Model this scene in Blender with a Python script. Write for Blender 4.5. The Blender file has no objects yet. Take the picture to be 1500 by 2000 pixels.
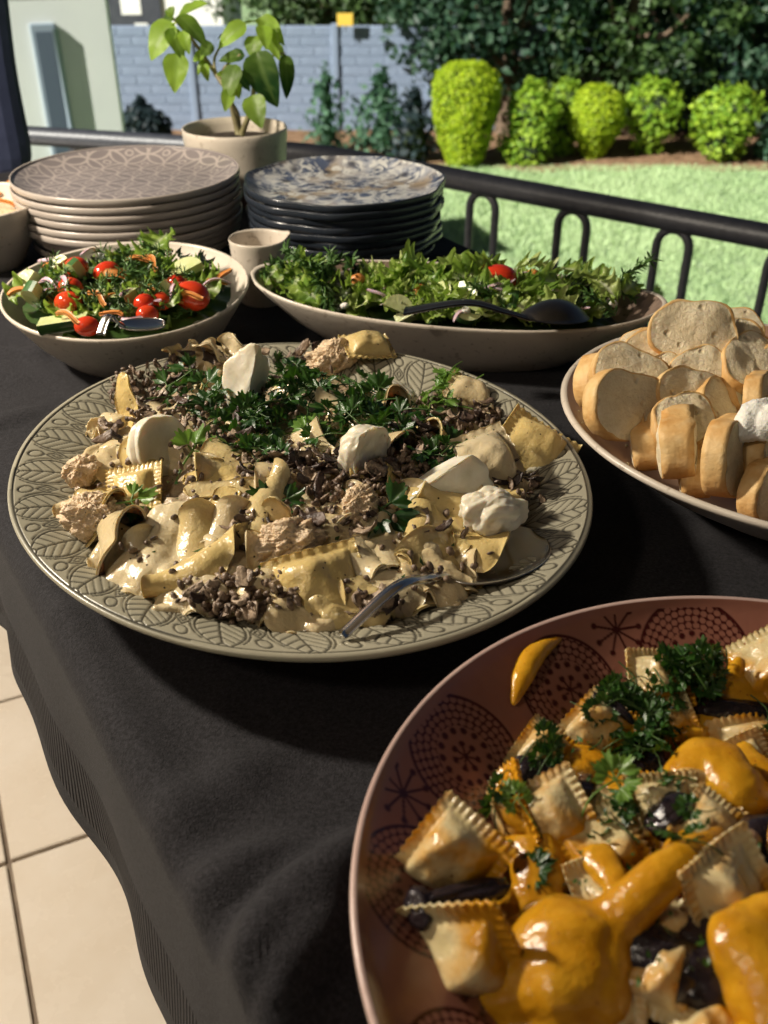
import bpy, math, random
import numpy as np
from mathutils import Vector, Matrix, Euler

rnd = random.Random(7)
RS = np.random.default_rng(11)
SC = bpy.context.scene
COL = SC.collection
R = math.radians

# ------------------------------------------------------------------ camera
CAM_Z = 1.15
PITCH = R(32.6)
FPX = 1900.0
cam_d = bpy.data.cameras.new('camera')
cam = bpy.data.objects.new('camera', cam_d)
COL.objects.link(cam)
cam.location = (0, 0, CAM_Z)
cam.rotation_euler = (math.pi / 2 - PITCH, 0, 0)
cam_d.sensor_fit = 'VERTICAL'
cam_d.sensor_height = 24.0
cam_d.lens = 24.0 * FPX / 2000.0
cam_d.clip_start = 0.02
cam_d.clip_end = 200
cam_d.dof.use_dof = True
cam_d.dof.focus_distance = 0.66
cam_d.dof.aperture_fstop = 6.5
SC.camera = cam

# ------------------------------------------------------------------ world, sun, exposure
SUN_TO = Vector((-0.68, -0.45, 0.58)).normalized()
w = bpy.data.worlds.new("World")
SC.world = w
w.use_nodes = True
nt = w.node_tree
bg = nt.nodes['Background']
sky = nt.nodes.new('ShaderNodeTexSky')
sky.sky_type = 'NISHITA'
sky.sun_disc = False
sky.sun_elevation = math.asin(SUN_TO.z)
sky.sun_rotation = math.atan2(SUN_TO.x, SUN_TO.y)
nt.links.new(sky.outputs['Color'], bg.inputs['Color'])
bg.inputs['Strength'].default_value = 0.012
sun_d = bpy.data.lights.new('sun', 'SUN')
sun_d.energy = 5.0
sun_d.angle = R(0.5)
sun_d.color = (1.0, 0.96, 0.86)
sun = bpy.data.objects.new('sun', sun_d)
COL.objects.link(sun)
sun.rotation_euler = SUN_TO.to_track_quat('Z', 'Y').to_euler()
sun.location = SUN_TO * 12
LAMP_POS = Vector((-1.02, 0.84, 1.52))
lamp_d = bpy.data.lights.new('patio_lamp_light', 'POINT')
lamp_d.energy = 51.0
lamp_d.color = (1.0, 0.89, 0.73)
lamp_d.shadow_soft_size = 0.05
lamp = bpy.data.objects.new('patio_lamp_light', lamp_d)
COL.objects.link(lamp)
lamp.location = LAMP_POS
CEIL_POS = Vector((-1.25, -.55, 2.25))
ceil_d = bpy.data.lights.new('ceiling_lamp_light', 'POINT')
ceil_d.energy = 13.0
ceil_d.color = (1.0, 0.87, 0.70)
ceil_d.shadow_soft_size = 0.10
ceil_l = bpy.data.objects.new('ceiling_lamp_light', ceil_d)
COL.objects.link(ceil_l)
ceil_l.location = CEIL_POS
vs = SC.view_settings
vs.view_transform = 'Standard'
vs.look = 'None'
vs.exposure = 0.95
vs.gamma = 1.0
vs.use_curve_mapping = False
SC.render.engine = 'CYCLES'
SC.cycles.use_denoising = True
SC.cycles.max_bounces = 6

# ------------------------------------------------------------------ placing helpers
def ray(px, py):
    u = (px - 750) / FPX
    v = (1000 - py) / FPX
    return Vector((u, math.cos(PITCH) + v * math.sin(PITCH), -math.sin(PITCH) + v * math.cos(PITCH)))

def at(px, py, z):
    r = ray(px, py)
    t = (z - CAM_Z) / r.z
    return Vector((r.x * t, r.y * t, z))

def aty(px, py, y):
    r = ray(px, py)
    t = y / r.y
    return Vector((r.x * t, y, CAM_Z + r.z * t))

def topx(x, y, z):
    d = Vector((x, y, z - CAM_Z))
    dep = d.y * math.cos(PITCH) - d.z * math.sin(PITCH)
    return 750 + FPX * d.x / dep, 1000 - FPX * (d.y * math.sin(PITCH) + d.z * math.cos(PITCH)) / dep

def hit(px, py, H, t0=0.25, t1=2.5):
    r = ray(px, py)
    t = t0
    while t < t1:
        p = r * t
        if CAM_Z + p.z < H(p.x, p.y):
            break
        t += 0.002
    p = r * t
    return Vector((p.x, p.y, CAM_Z + p.z))

def hnorm(H, x, y, e=0.006):
    return Vector((-(H(x + e, y) - H(x - e, y)) / (2 * e), -(H(x, y + e) - H(x, y - e)) / (2 * e), 1)).normalized()

def frame(normal, yaw):
    n = Vector(normal).normalized()
    a = Vector((math.cos(yaw), math.sin(yaw), 0))
    x = (a - n * a.dot(n))
    if x.length < 1e-3:
        x = Vector((0, 0, 1)) - n * n.z
    x.normalize()
    y = n.cross(x)
    return Matrix((x, y, n)).transposed()

def put(o, pos, normal=(0, 0, 1), yaw=0.0, s=1.0, spin=None):
    m = frame(normal, yaw)
    if spin is not None:
        m = m @ Euler(spin).to_matrix()
    o.matrix_world = Matrix.Translation(pos) @ m.to_4x4() @ (Matrix.Diagonal((s, s, s, 1)) if not hasattr(s, '__len__') else Matrix.Diagonal((s[0], s[1], s[2], 1)))
    return o

# ------------------------------------------------------------------ object helpers
def tag(o, label=None, cat=None, group=None, kind=None):
    if label: o['label'] = label
    if cat: o['category'] = cat
    if group: o['group'] = group
    if kind: o['kind'] = kind
    return o

def link(o, parent=None):
    COL.objects.link(o)
    if parent is not None:
        o.parent = parent
    return o

def empty(name, loc=(0, 0, 0)):
    o = bpy.data.objects.new(name, None)
    o.location = loc
    o.empty_display_size = 0.02
    return link(o)

def rawmesh(name, V, F, mats, smooth=True, attrs=None, midx=None):
    V = np.asarray(V, dtype=np.float32).reshape(-1, 3)
    if not isinstance(F, (list, tuple)):
        F = [F]
    F = [np.asarray(f, dtype=np.int32) for f in F if len(f)]
    me = bpy.data.meshes.new(name)
    me.vertices.add(len(V))
    me.vertices.foreach_set('co', V.ravel())
    loops = np.concatenate([f.ravel() for f in F])
    tot = np.concatenate([np.full(len(f), f.shape[1], dtype=np.int32) for f in F])
    start = np.concatenate([[0], np.cumsum(tot)[:-1]]).astype(np.int32)
    me.loops.add(len(loops))
    me.loops.foreach_set('vertex_index', loops)
    me.polygons.add(len(tot))
    me.polygons.foreach_set('loop_start', start)
    me.polygons.foreach_set('loop_total', tot)
    if midx is not None:
        me.polygons.foreach_set('material_index', np.asarray(midx, dtype=np.int32))
    me.update(calc_edges=True)
    me.validate()
    me.polygons.foreach_set('use_smooth', np.full(len(me.polygons), smooth, dtype=bool))
    for m in (mats if isinstance(mats, (list, tuple)) else [mats]):
        me.materials.append(m)
    if attrs:
        for k, a in attrs.items():
            at_ = me.attributes.new(k, 'FLOAT', 'POINT')
            at_.data.foreach_set('value', np.asarray(a, dtype=np.float32).ravel())
    return me

def obj(name, me, parent=None, loc=None):
    o = bpy.data.objects.new(name, me)
    if loc is not None:
        o.location = loc
    return link(o, parent)

def gridF(n, m, wu=False, wv=False):
    i, j = np.meshgrid(np.arange(n if wu else n - 1), np.arange(m if wv else m - 1), indexing='ij')
    a = i * m + j
    b = ((i + 1) % n) * m + j
    c = ((i + 1) % n) * m + (j + 1) % m
    d = i * m + (j + 1) % m
    return np.stack([a, b, c, d], -1).reshape(-1, 4)

class SN:
    """smooth pseudo noise: a sum of random plane waves"""
    def __init__(self, seed, n=7):
        r = np.random.default_rng(seed)
        d = r.normal(size=(n, 3))
        self.d = d / np.linalg.norm(d, axis=1, keepdims=True) * r.uniform(.6, 1.5, (n, 1))
        self.p = r.uniform(0, 6.28, n)
    def __call__(self, P, f=1.0):
        P = np.asarray(P)
        return np.sin(P @ (self.d.T * f * 6.28) + self.p).mean(-1) * 1.6
    def fbm(self, P, f=1.0, o=3, g=.5):
        P = np.asarray(P)
        t = 0; a = 1
        for k in range(o):
            t = t + a * self(P + k * 3.7, f * 2.03 ** k); a *= g
        return t

def tube(path, rad, n=10, cap=True):
    """a round tube along a path; returns V, F"""
    P = np.asarray(path, dtype=float)
    rad = np.broadcast_to(np.asarray(rad, dtype=float), (len(P),)) if np.ndim(rad) < 2 else np.asarray(rad)
    T = np.gradient(P, axis=0)
    T /= np.linalg.norm(T, axis=1, keepdims=True) + 1e-12
    up = np.array([0, 0, 1.0]) if abs(T[0, 2]) < .9 else np.array([1.0, 0, 0])
    V = []
    nrm = None
    a = np.linspace(0, 2 * np.pi, n, endpoint=False)
    for i in range(len(P)):
        if nrm is None:
            nrm = np.cross(T[i], up)
        nrm = nrm - T[i] * nrm.dot(T[i])
        nrm /= np.linalg.norm(nrm) + 1e-12
        b = np.cross(T[i], nrm)
        V.append(P[i] + rad[i] * (np.cos(a)[:, None] * nrm + np.sin(a)[:, None] * b))
    V = np.concatenate(V)
    F = gridF(len(P), n, False, True)
    if cap:
        k = len(V)
        V = np.concatenate([V, P[:1], P[-1:]])
        c0 = np.stack([np.full(n, k), (np.arange(n) + 1) % n, np.arange(n)], -1)
        o = (len(P) - 1) * n
        c1 = np.stack([np.full(n, k + 1), o + np.arange(n), o + (np.arange(n) + 1) % n], -1)
        return V, [F, np.concatenate([c0, c1])]
    return V, [F]

def join(parts):
    """parts: list of (V, [F..]) -> one V, [quads, tris]"""
    V = []; Q = []; T = []; k = 0
    for v, fs in parts:
        for f in fs:
            f = np.asarray(f)
            (Q if f.shape[1] == 4 else T).append(f + k)
        V.append(np.asarray(v)); k += len(v)
    out = []
    if Q: out.append(np.concatenate(Q))
    if T: out.append(np.concatenate(T))
    return np.concatenate(V), out

def box(c, s, bev=0.0):
    x, y, z = s[0] / 2, s[1] / 2, s[2] / 2
    if bev <= 0:
        V = np.array([[sx * x, sy * y, sz * z] for sx in (-1, 1) for sy in (-1, 1) for sz in (-1, 1)]) + np.array(c)
        return V, [np.array([[0, 1, 3, 2], [4, 6, 7, 5], [0, 4, 5, 1], [2, 3, 7, 6], [0, 2, 6, 4], [1, 5, 7, 3]])]
    b = bev
    ring = np.array([[-x + b, -y], [x - b, -y], [x, -y + b], [x, y - b], [x - b, y], [-x + b, y], [-x, y - b], [-x, -y + b]])
    ins = ring * np.array([(x - b) / x, (y - b) / y])
    V = np.concatenate([np.c_[ins, np.full(8, -z)], np.c_[ring, np.full(8, -z + b)], np.c_[ring, np.full(8, z - b)], np.c_[ins, np.full(8, z)]]) + np.array(c)
    Q = gridF(4, 8, False, True)
    capb = np.array([[0, 7, 6, 5], [0, 5, 4, 3], [0, 3, 2, 1]][0:0] or [[0, 3, 2, 1], [0, 7, 4, 3], [7, 6, 5, 4]])
    capt = np.array([[24, 25, 26, 27], [24, 27, 28, 31], [31, 28, 29, 30]])
    return V, [np.concatenate([Q, capb, capt])]

def smooth_path(pts, n=24):
    P = np.asarray(pts, dtype=float)
    t = np.linspace(0, len(P) - 1, n)
    out = []
    for tt in t:
        i = min(int(tt), len(P) - 2); f = tt - i
        p0 = P[max(i - 1, 0)]; p1 = P[i]; p2 = P[i + 1]; p3 = P[min(i + 2, len(P) - 1)]
        out.append(.5 * ((2 * p1) + (-p0 + p2) * f + (2 * p0 - 5 * p1 + 4 * p2 - p3) * f * f + (-p0 + 3 * p1 - 3 * p2 + p3) * f ** 3))
    return np.array(out)

# ------------------------------------------------------------------ materials
class NB:
    def __init__(self, name):
        self.m = bpy.data.materials.new(name)
        self.m.use_nodes = True
        self.t = self.m.node_tree
        self.b = self.t.nodes['Principled BSDF']
        self.tc = None
    def n(self, typ, **kw):
        nd = self.t.nodes.new(typ)
        for k, v in kw.items():
            if k in nd.inputs.keys():
                nd.inputs[k].default_value = v
            else:
                setattr(nd, k, v)
        return nd
    def l(self, a, b):
        self.t.links.new(a, b)
    def coord(self, kind='Object'):
        if self.tc is None:
            self.tc = self.n('ShaderNodeTexCoord')
        return self.tc.outputs[kind]
    def noise(self, scale, detail=3, rough=.55, kind='Object', dist=0.0):
        nd = self.n('ShaderNodeTexNoise')
        nd.inputs['Scale'].default_value = scale
        nd.inputs['Detail'].default_value = detail
        nd.inputs['Roughness'].default_value = rough
        nd.inputs['Distortion'].default_value = dist
        self.l(self.coord(kind), nd.inputs['Vector'])
        return nd.outputs['Fac']
    def voro(self, scale, feature='F1', kind='Object', out='Distance'):
        nd = self.n('ShaderNodeTexVoronoi')
        nd.feature = feature
        nd.inputs['Scale'].default_value = scale
        self.l(self.coord(kind), nd.inputs['Vector'])
        return nd.outputs[out]
    def attr(self, name):
        nd = self.n('ShaderNodeAttribute')
        nd.attribute_name = name
        return nd.outputs['Fac']
    def rand(self):
        return self.n('ShaderNodeObjectInfo').outputs['Random']
    def ramp(self, fac, stops):
        nd = self.n('ShaderNodeValToRGB')
        e = nd.color_ramp.elements
        while len(e) < len(stops): e.new(0.5)
        for el, (p, c) in zip(e, stops):
            el.position = p
            el.color = (c[0], c[1], c[2], 1) if hasattr(c, '__len__') else (c, c, c, 1)
        self.l(fac, nd.inputs['Fac'])
        return nd.outputs['Color']
    def mix(self, fac, a, b, mode='MIX'):
        nd = self.n('ShaderNodeMixRGB')
        nd.blend_type = mode
        for s, v in (('Fac', fac), ('Color1', a), ('Color2', b)):
            if hasattr(v, 'is_linked') or isinstance(v, bpy.types.NodeSocket):
                self.l(v, nd.inputs[s])
            elif hasattr(v, '__len__'):
                nd.inputs[s].default_value = (*v[:3], 1)
            else:
                nd.inputs[s].default_value = v
        return nd.outputs['Color']
    def math(self, op, a, b=0.0):
        nd = self.n('ShaderNodeMath')
        nd.operation = op
        for i, v in enumerate((a, b)):
            if isinstance(v, bpy.types.NodeSocket): self.l(v, nd.inputs[i])
            else: nd.inputs[i].default_value = v
        return nd.outputs[0]
    def bump(self, h, dist=.001, strength=1.0):
        nd = self.n('ShaderNodeBump')
        nd.inputs['Distance'].default_value = dist
        nd.inputs['Strength'].default_value = strength
        self.l(h, nd.inputs['Height'])
        self.l(nd.outputs['Normal'], self.b.inputs['Normal'])
        return nd
    def set(self, color=None, rough=None, metal=None, spec=None, sss=None, sss_r=(1, .6, .3), sss_s=.004, coat=None, sheen=None):
        b = self.b
        for k, v in (('Base Color', color), ('Roughness', rough), ('Metallic', metal), ('Specular IOR Level', spec), ('Subsurface Weight', sss), ('Coat Weight', coat), ('Sheen Weight', sheen)):
            if v is None: continue
            if isinstance(v, bpy.types.NodeSocket): self.l(v, b.inputs[k])
            elif hasattr(v, '__len__'): b.inputs[k].default_value = (*v[:3], 1)
            else: b.inputs[k].default_value = v
        if sss:
            b.inputs['Subsurface Radius'].default_value = sss_r
            b.inputs['Subsurface Scale'].default_value = sss_s
        return self
    def translucent(self, col, fac=.4):
        out = self.t.nodes['Material Output']
        tr = self.n('ShaderNodeBsdfTranslucent')
        if isinstance(col, bpy.types.NodeSocket): self.l(col, tr.inputs['Color'])
        else: tr.inputs['Color'].default_value = (*col, 1)
        mx = self.n('ShaderNodeMixShader')
        mx.inputs[0].default_value = fac
        self.l(self.b.outputs[0], mx.inputs[1])
        self.l(tr.outputs[0], mx.inputs[2])
        self.l(mx.outputs[0], out.inputs['Surface'])
        return self

M = {}
def simple(name, c1, c2=None, rough=.5, scale=8, bump=None, bscale=None, sss=None, spec=None, metal=None, detail=3, **kw):
    b = NB(name)
    if c2 is not None:
        col = b.ramp(b.noise(scale, detail), [(.3, c1), (.7, c2)])
    else:
        col = c1
    b.set(color=col, rough=rough, sss=sss, spec=spec, metal=metal, **kw)
    if bump:
        b.bump(b.noise(bscale or scale * 4, 4), bump)
    M[name] = b.m
    return b
# ------------------------------------------------------------------ setting materials
LAWN_Z = -1.9
b = NB('lawn_grass')
n1 = b.noise(.55, 4, .6); n2 = b.noise(9, 5, .75)
col = b.mix(b.ramp(n1, [(.35, 0.0), (.65, 1.0)]), (.38, .56, .30), (.50, .66, .40))
col = b.mix(b.ramp(n2, [(.35, 0.0), (.75, .85)]), col, (.60, .70, .46))
col = b.mix(b.ramp(b.noise(2.2, 5, .75), [(.40, .7), (.64, 0.0)]), col, (.26, .47, .20))
b.set(color=col, rough=.9, spec=.1); b.bump(b.noise(40, 5, .7), .12); M['lawn'] = b.m
b = NB('leaf_litter_soil')
b.set(color=b.ramp(b.noise(7, 6, .8), [(.3, (.10, .055, .03)), (.5, (.28, .17, .10)), (.7, (.40, .27, .17))]), rough=.95, spec=.1)
b.bump(b.noise(25, 5), .06); M['soil'] = b.m
b = NB('grass_blade')
b.set(color=b.mix(b.attr('tone'), (.40, .56, .28), (.62, .74, .45)), rough=.7, spec=.2)
b.translucent((.40, .60, .20), .3); M['blade'] = b.m
gr_ = np.random.default_rng(90)
nb_ = 200000
yy = 4.5 + (13.15 - 4.5) * gr_.uniform(0, 1, nb_) ** .8
xx = yy * gr_.uniform(-.45, .95, nb_)
lum_ = SN(91).fbm(np.stack([xx, yy, 0 * xx], -1), .35, 3)
hh = gr_.uniform(.025, .06, nb_) * (1 + .5 * lum_)
aa_ = gr_.uniform(0, 6.28, nb_); ww_ = gr_.uniform(.005, .011, nb_)
bx0 = np.stack([xx - np.cos(aa_) * ww_, yy - np.sin(aa_) * ww_, np.full(nb_, LAWN_Z)], -1)
bx1 = np.stack([xx + np.cos(aa_) * ww_, yy + np.sin(aa_) * ww_, np.full(nb_, LAWN_Z)], -1)
bt = np.stack([xx + gr_.normal(0, .018, nb_), yy + gr_.normal(0, .018, nb_), LAWN_Z + hh], -1)
tn_ = np.clip(.5 + .32 * lum_ + gr_.normal(0, .08, nb_), 0, 1)
og = obj('grass', rawmesh('grass', np.stack([bx0, bx1, bt], 1).reshape(-1, 3), np.arange(nb_ * 3).reshape(-1, 3), M['blade'], False, {'tone': np.repeat(tn_, 3)}))
tag(og, 'short pale green grass blades of the mown lawn', 'grass', kind='stuff')
b = NB('glazed_floor_tile')
rn = b.rand()
c = b.mix(b.ramp(b.noise(7, 4, .6), [(.35, 0.0), (.7, 1.0)]), (.74, .65, .53), (.82, .75, .65))
c = b.mix(b.math('MULTIPLY', rn, .25), c, (.70, .59, .46))
b.set(color=c, rough=b.ramp(b.noise(20, 4), [(.3, .18), (.7, .34)])); b.bump(b.noise(14, 3), .0012); M['tile'] = b.m
simple('grout', (.16, .12, .09), (.25, .2, .15), .9, 40)
b = NB('painted_wall_block')
c = b.mix(b.rand(), (.23, .29, .395), (.25, .31, .42))
c = b.mix(b.ramp(b.noise(3, 5, .7), [(.4, 0.0), (.8, .7)]), c, (.15, .19, .27))
b.set(color=c, rough=.85, spec=.2); b.bump(b.noise(30, 4), .01); M['block'] = b.m
simple('wall_mortar', (.20, .255, .355), (.22, .275, .375), .95, 10)
simple('beige_render', (.66, .70, .68), (.74, .78, .74), .9, 1.2, .002, 120)
simple('dark_brick', (.14, .10, .08), (.19, .13, .10), .9, 6, .003, 60)
simple('white_paint', (.72, .72, .70), (.8, .8, .78), .7, 2)
simple('recess_paint', (.22, .28, .34), (.26, .32, .38), .7, 3)
simple('dark_roof', (.03, .035, .05), (.05, .055, .07), .7, 5)
simple('dark_glass', (.10, .13, .17), None, .08)
b = simple('rail_paint', (.026, .028, .036), (.042, .044, .054), .42, 60, .0008, 180)
simple('bark', (.07, .045, .03), (.16, .11, .07), .9, 20, .01, 60)
simple('dark_timber', (.05, .035, .025), (.09, .06, .04), .6, 15)
simple('yellow_sign', (.75, .50, .06), (.8, .56, .1), .55, 5)
def leafmat(name, a, c, tr, f=.35, rough=.5):
    b = NB(name)
    v = b.attr('tone')
    col = b.mix(v, a, c)
    b.set(color=col, rough=rough, spec=.3)
    b.translucent(b.mix(v, tr, tuple(min(1, x * 1.4) for x in tr)), f)
    M[name] = b.m
leafmat('leaf_tree', (.010, .034, .024), (.055, .11, .06), (.05, .14, .05), .25)
leafmat('leaf_tree_warm', (.014, .038, .015), (.08, .14, .04), (.08, .18, .03), .25)
leafmat('leaf_gold', (.20, .32, .012), (.46, .56, .025), (.40, .54, .03), .30)
leafmat('leaf_gold_loose', (.12, .25, .02), (.34, .48, .04), (.25, .38, .03), .30)
leafmat('leaf_teal', (.03, .08, .05), (.10, .20, .12), (.06, .18, .08), .3)
leafmat('leaf_dark', (.012, .022, .03), (.03, .05, .055), (.02, .05, .04), .2)
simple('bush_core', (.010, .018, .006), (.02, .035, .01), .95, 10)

# ------------------------------------------------------------------ ground
def struct(name, me):
    o = obj(name, me); o['kind'] = 'structure'; return o
gx = np.linspace(-60, 60, 61); gy = np.linspace(-40, 90, 66)
X, Y = np.meshgrid(gx, gy, indexing='ij')
Z = np.full_like(X, LAWN_Z)
struct('lawn', rawmesh('lawn', np.stack([X, Y, Z], -1), gridF(61, 66), M['lawn']))
# planting bed: sheet with an uneven front edge
bx = np.linspace(-5.2, 14, 120)
fr = 13.05 + .12 * np.sin(bx * 2.1) + .09 * np.sin(bx * 5.3 + 1) - .03 * bx
V = []
for k in range(9):
    f = k / 8
    yy = fr * (1 - f) + 21.0 * f
    V.append(np.stack([bx, yy, np.full_like(bx, LAWN_Z + .004) + .05 * math.sin(math.pi * min(1, f * 3)) * (1 + .4 * np.sin(bx * 3.7 + k))], -1))
V = np.stack(V, 0)
struct('garden_bed', rawmesh('garden_bed', V.reshape(-1, 3), gridF(9, 120), M['soil']))

# ------------------------------------------------------------------ patio slab and tiles
TA = R(25.0)
ta = Vector((math.cos(TA), math.sin(TA))); te = Vector((-math.sin(TA), math.cos(TA)))
T0 = Vector((-.528, .887)); TS = .34
RC = Vector((-.17, 2.51)); RDA = Vector((-1, .268)).normalized(); RDB = Vector((.792, -.610)).normalized()
def inside_patio(p, mrg=0.0):
    nA = Vector((-RDA.y, RDA.x));  nA = nA if nA.y > 0 else -nA
    nB = Vector((-RDB.y, RDB.x));  nB = nB if nB.y > 0 else -nB
    return (p - RC).dot(nA) < .10 - mrg and (p - RC).dot(nB) < .10 - mrg
nA = Vector((.2589, .9659)); nB = Vector((.610, .792))
q0 = RC + RDA * 5 + nA * .12; q1 = RC + (nA + nB).normalized() * .12; q2 = RC + RDB * 6 + nB * .12
poly = [(-6.5, -4), (3.0, -4), (q2.x, q2.y), (q1.x, q1.y), (q0.x, q0.y), (-6.5, q0.y)]
n = len(poly)
V = [(x, y, -.009) for x, y in poly] + [(x, y, LAWN_Z - .1) for x, y in poly]
me = bpy.data.meshes.new('patio_floor')
me.from_pydata(V, [], [list(range(n)), list(range(2 * n - 1, n - 1, -1))] + [[i, i + n, (i + 1) % n + n, (i + 1) % n] for i in range(n)])
me.materials.append(M['grout'])
floor = obj('patio_floor', me); floor['kind'] = 'structure'
tv, tf = box((0, 0, -.006), (TS - .007, TS - .007, .012), .0018)
tile_me = rawmesh('tile', tv, tf, M['tile'], smooth=False)
cnt = 0
cand = []
for i in range(-9, 9):
    for j in range(-7, 9):
        c = T0 + ta * ((i + .5) * TS) + te * ((j + .5) * TS)
        ok = all(inside_patio(c + ta * (sx * TS / 2) + te * (sy * TS / 2), .0) for sx in (-1, 1) for sy in (-1, 1))
        if ok and c.x > -3.4:
            cand.append(((c - Vector((-.4, .9))).length, c))
cand.sort(key=lambda t: t[0])
for d_, c in cand[:230]:
    o = obj('tile', tile_me, floor)
    o.location = (c.x, c.y, rnd.uniform(-.0006, .0006))
    o.rotation_euler = (0, 0, TA + rnd.choice((0, 1, 2, 3)) * math.pi / 2)

# ------------------------------------------------------------------ wall and roof added out of view to keep sun off the table
hw = empty('added_shade_wall', (-1.95, -.95, 0))
tag(hw, 'dark brick wall added out of view to keep sun off the table', 'wall')
o = obj('wall_panel', rawmesh('wall_panel', *box((0, 0, 1.35), (.22, 4.2, 2.7)), M['dark_brick'], False), hw)
o = obj('skirting', rawmesh('skirting', *box((.118, 0, .06), (.016, 4.2, .12)), M['white_paint'], False), hw)
rf = empty('added_shade_roof', (0, 0, 2.7))
tag(rf, 'flat roof added out of view to shade the buffet table, dark timber fascia', 'roof')
obj('roof_slab', rawmesh('roof_slab', *box((.3, -.75, .10), (4.8, 4.5, .16)), M['dark_timber'], False), rf)
obj('fascia', rawmesh('fascia', *box((.3, 1.53, .08), (4.8, .04, .22)), M['dark_timber'], False), rf)

# ------------------------------------------------------------------ railing
rail = empty('railing', (RC.x, RC.y, 0))
tag(rail, 'dark painted tube railing with arched iron balusters along the patio edge', 'railing')
RZ = .60; RR = .024
P = [RC + RDA * 4.5, RC + RDA * .12, RC + (RDA + RDB) * .02, RC + RDB * .12, RC + RDB * 3.6]
P = [(p.x - RC.x, p.y - RC.y, RZ) for p in P]
path = np.concatenate([np.linspace(P[0], P[1], 20), smooth_path(P[1:4], 8)[1:-1], np.linspace(P[3], P[4], 20)])
v, f = tube(path, RR, 18)
obj('handrail', rawmesh('handrail', v, f, M['rail_paint']), rail)
def arch(c, d, wd=.034, h=.56, r=.0092):
    a = np.linspace(math.pi, 0, 13)
    top = RZ - RR - wd * .9
    pts = [(c - d * wd).to_tuple() + (RZ - h,)] + [((c + d * (wd * math.cos(t))).x, (c + d * (wd * math.cos(t))).y, top + wd * 1.05 * math.sin(t)) for t in a] + [(c + d * wd).to_tuple() + (RZ - h,)]
    pts = np.array(pts); pts[:, 0] -= RC.x; pts[:, 1] -= RC.y
    V, F = tube(pts, r, 8)
    return V, F
# arches: positions measured from the photograph along the right run
for k in range(-9, 14):
    if k >= 0:
        s = .494 + .226 * k; dd = RDB
    else:
        s = .20 - .226 * (k + 1); dd = RDA
    if s > 3.4: continue
    v, f = arch(RC + dd * s, dd)
    obj('baluster_arch', rawmesh('baluster_arch', v, f, M['rail_paint']), rail)
for dd, L in ((RDA, 4.4), (RDB, 3.5)):
    a = dd * .03; c = dd * L
    v, f = tube(np.linspace((a.x, a.y, .055), (c.x, c.y, .055), 6), .012, 8)
    obj('bottom_rail', rawmesh('bottom_rail', v, f, M['rail_paint']), rail)

# ------------------------------------------------------------------ garden wall of painted blocks
WY = 15.4
wtop = aty(500, 50, WY).z
wall = empty('garden_wall', (0, WY, LAWN_Z))
tag(wall, 'blue grey painted block wall at the back of the garden', 'garden wall')
BH = (wtop - LAWN_Z) / 11.0; BW = .40
blk = rawmesh('block', *box((0, 0, 0), (BW - .007, .16, BH - .007), .006), M['block'], False)
x0 = -5.2
for r_ in range(11):
    for c_ in range(26):
        x = x0 + (c_ + (.5 if r_ % 2 else 0)) * BW
        if x > 5: continue
        o = obj('block', blk, wall)
        o.location = (x, -.014 + rnd.uniform(-.003, .003), (r_ + .5) * BH)
obj('mortar_bed', rawmesh('mortar_bed', *box((-.05, 0, (wtop - LAWN_Z) / 2 - .004), (10.5, .165, wtop - LAWN_Z - .008)), M['wall_mortar'], False), wall)
for px in (372, 655, 840):
    xx = aty(px, 150, WY - .25).x
    v, f = box((xx, -.10, (wtop - LAWN_Z) / 2 + .02), (.10, .05, wtop - LAWN_Z + .04), .012)
    obj('post', rawmesh('post', v, f, M['wall_mortar'], False), wall)
# little yellow plate on a stake above the wall
sp = aty(674, 32, WY - .24)
sg = empty('warning_plate', (sp.x, sp.y, wtop))
tag(sg, 'small yellow plate on a bracket above the garden wall', 'sign')
obj('plate', rawmesh('plate', *box((0, 0, .10), (.22, .012, .16), .004), M['yellow_sign'], False), sg)
obj('bracket', rawmesh('bracket', *box((0, .02, .03), (.02, .02, .16)), M['rail_paint'], False), sg)

# ------------------------------------------------------------------ neighbouring wing at the left
wl = aty(243, 240, 7.6)
WD = 1.0
wg = empty('garden_wing', (wl.x, 7.6, LAWN_Z))
wg.rotation_euler = (0, 0, R(17))
tag(wg, 'pale beige rendered garden building beyond the railing', 'building')
obj('wall', rawmesh('wall', *box((-2.5, WD / 2, 1.33), (5.0, WD, 2.66), .02), M['beige_render'], False), wg)
obj('roof', rawmesh('roof', *box((-2.62, WD / 2, 2.72), (5.1, WD + .2, .10)), M['dark_roof'], False), wg)
ws = aty(108, 170, 7.59)
ws = aty(104, 165, 7.45); 
nw = obj('narrow_window', rawmesh('narrow_window', *box((0, 0, 0), (.17, .05, 1.02), .008), M['recess_paint'], False), wg, ((ws.x - wl.x) / .93, -.012, ws.z - LAWN_Z - .12))
obj('pane', rawmesh('pane', *box((0, -.027, 0), (.11, .006, .92)), M['dark_glass'], False), nw)
dp = aty(131, 135, 7.59)
v, f = tube([(0, 0, -.9), (0, 0, .28)], .022, 8)
obj('downpipe', rawmesh('downpipe', v, f, M['recess_paint']), wg, ((dp.x - wl.x) / .93, -.03, dp.z - LAWN_Z))
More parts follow.
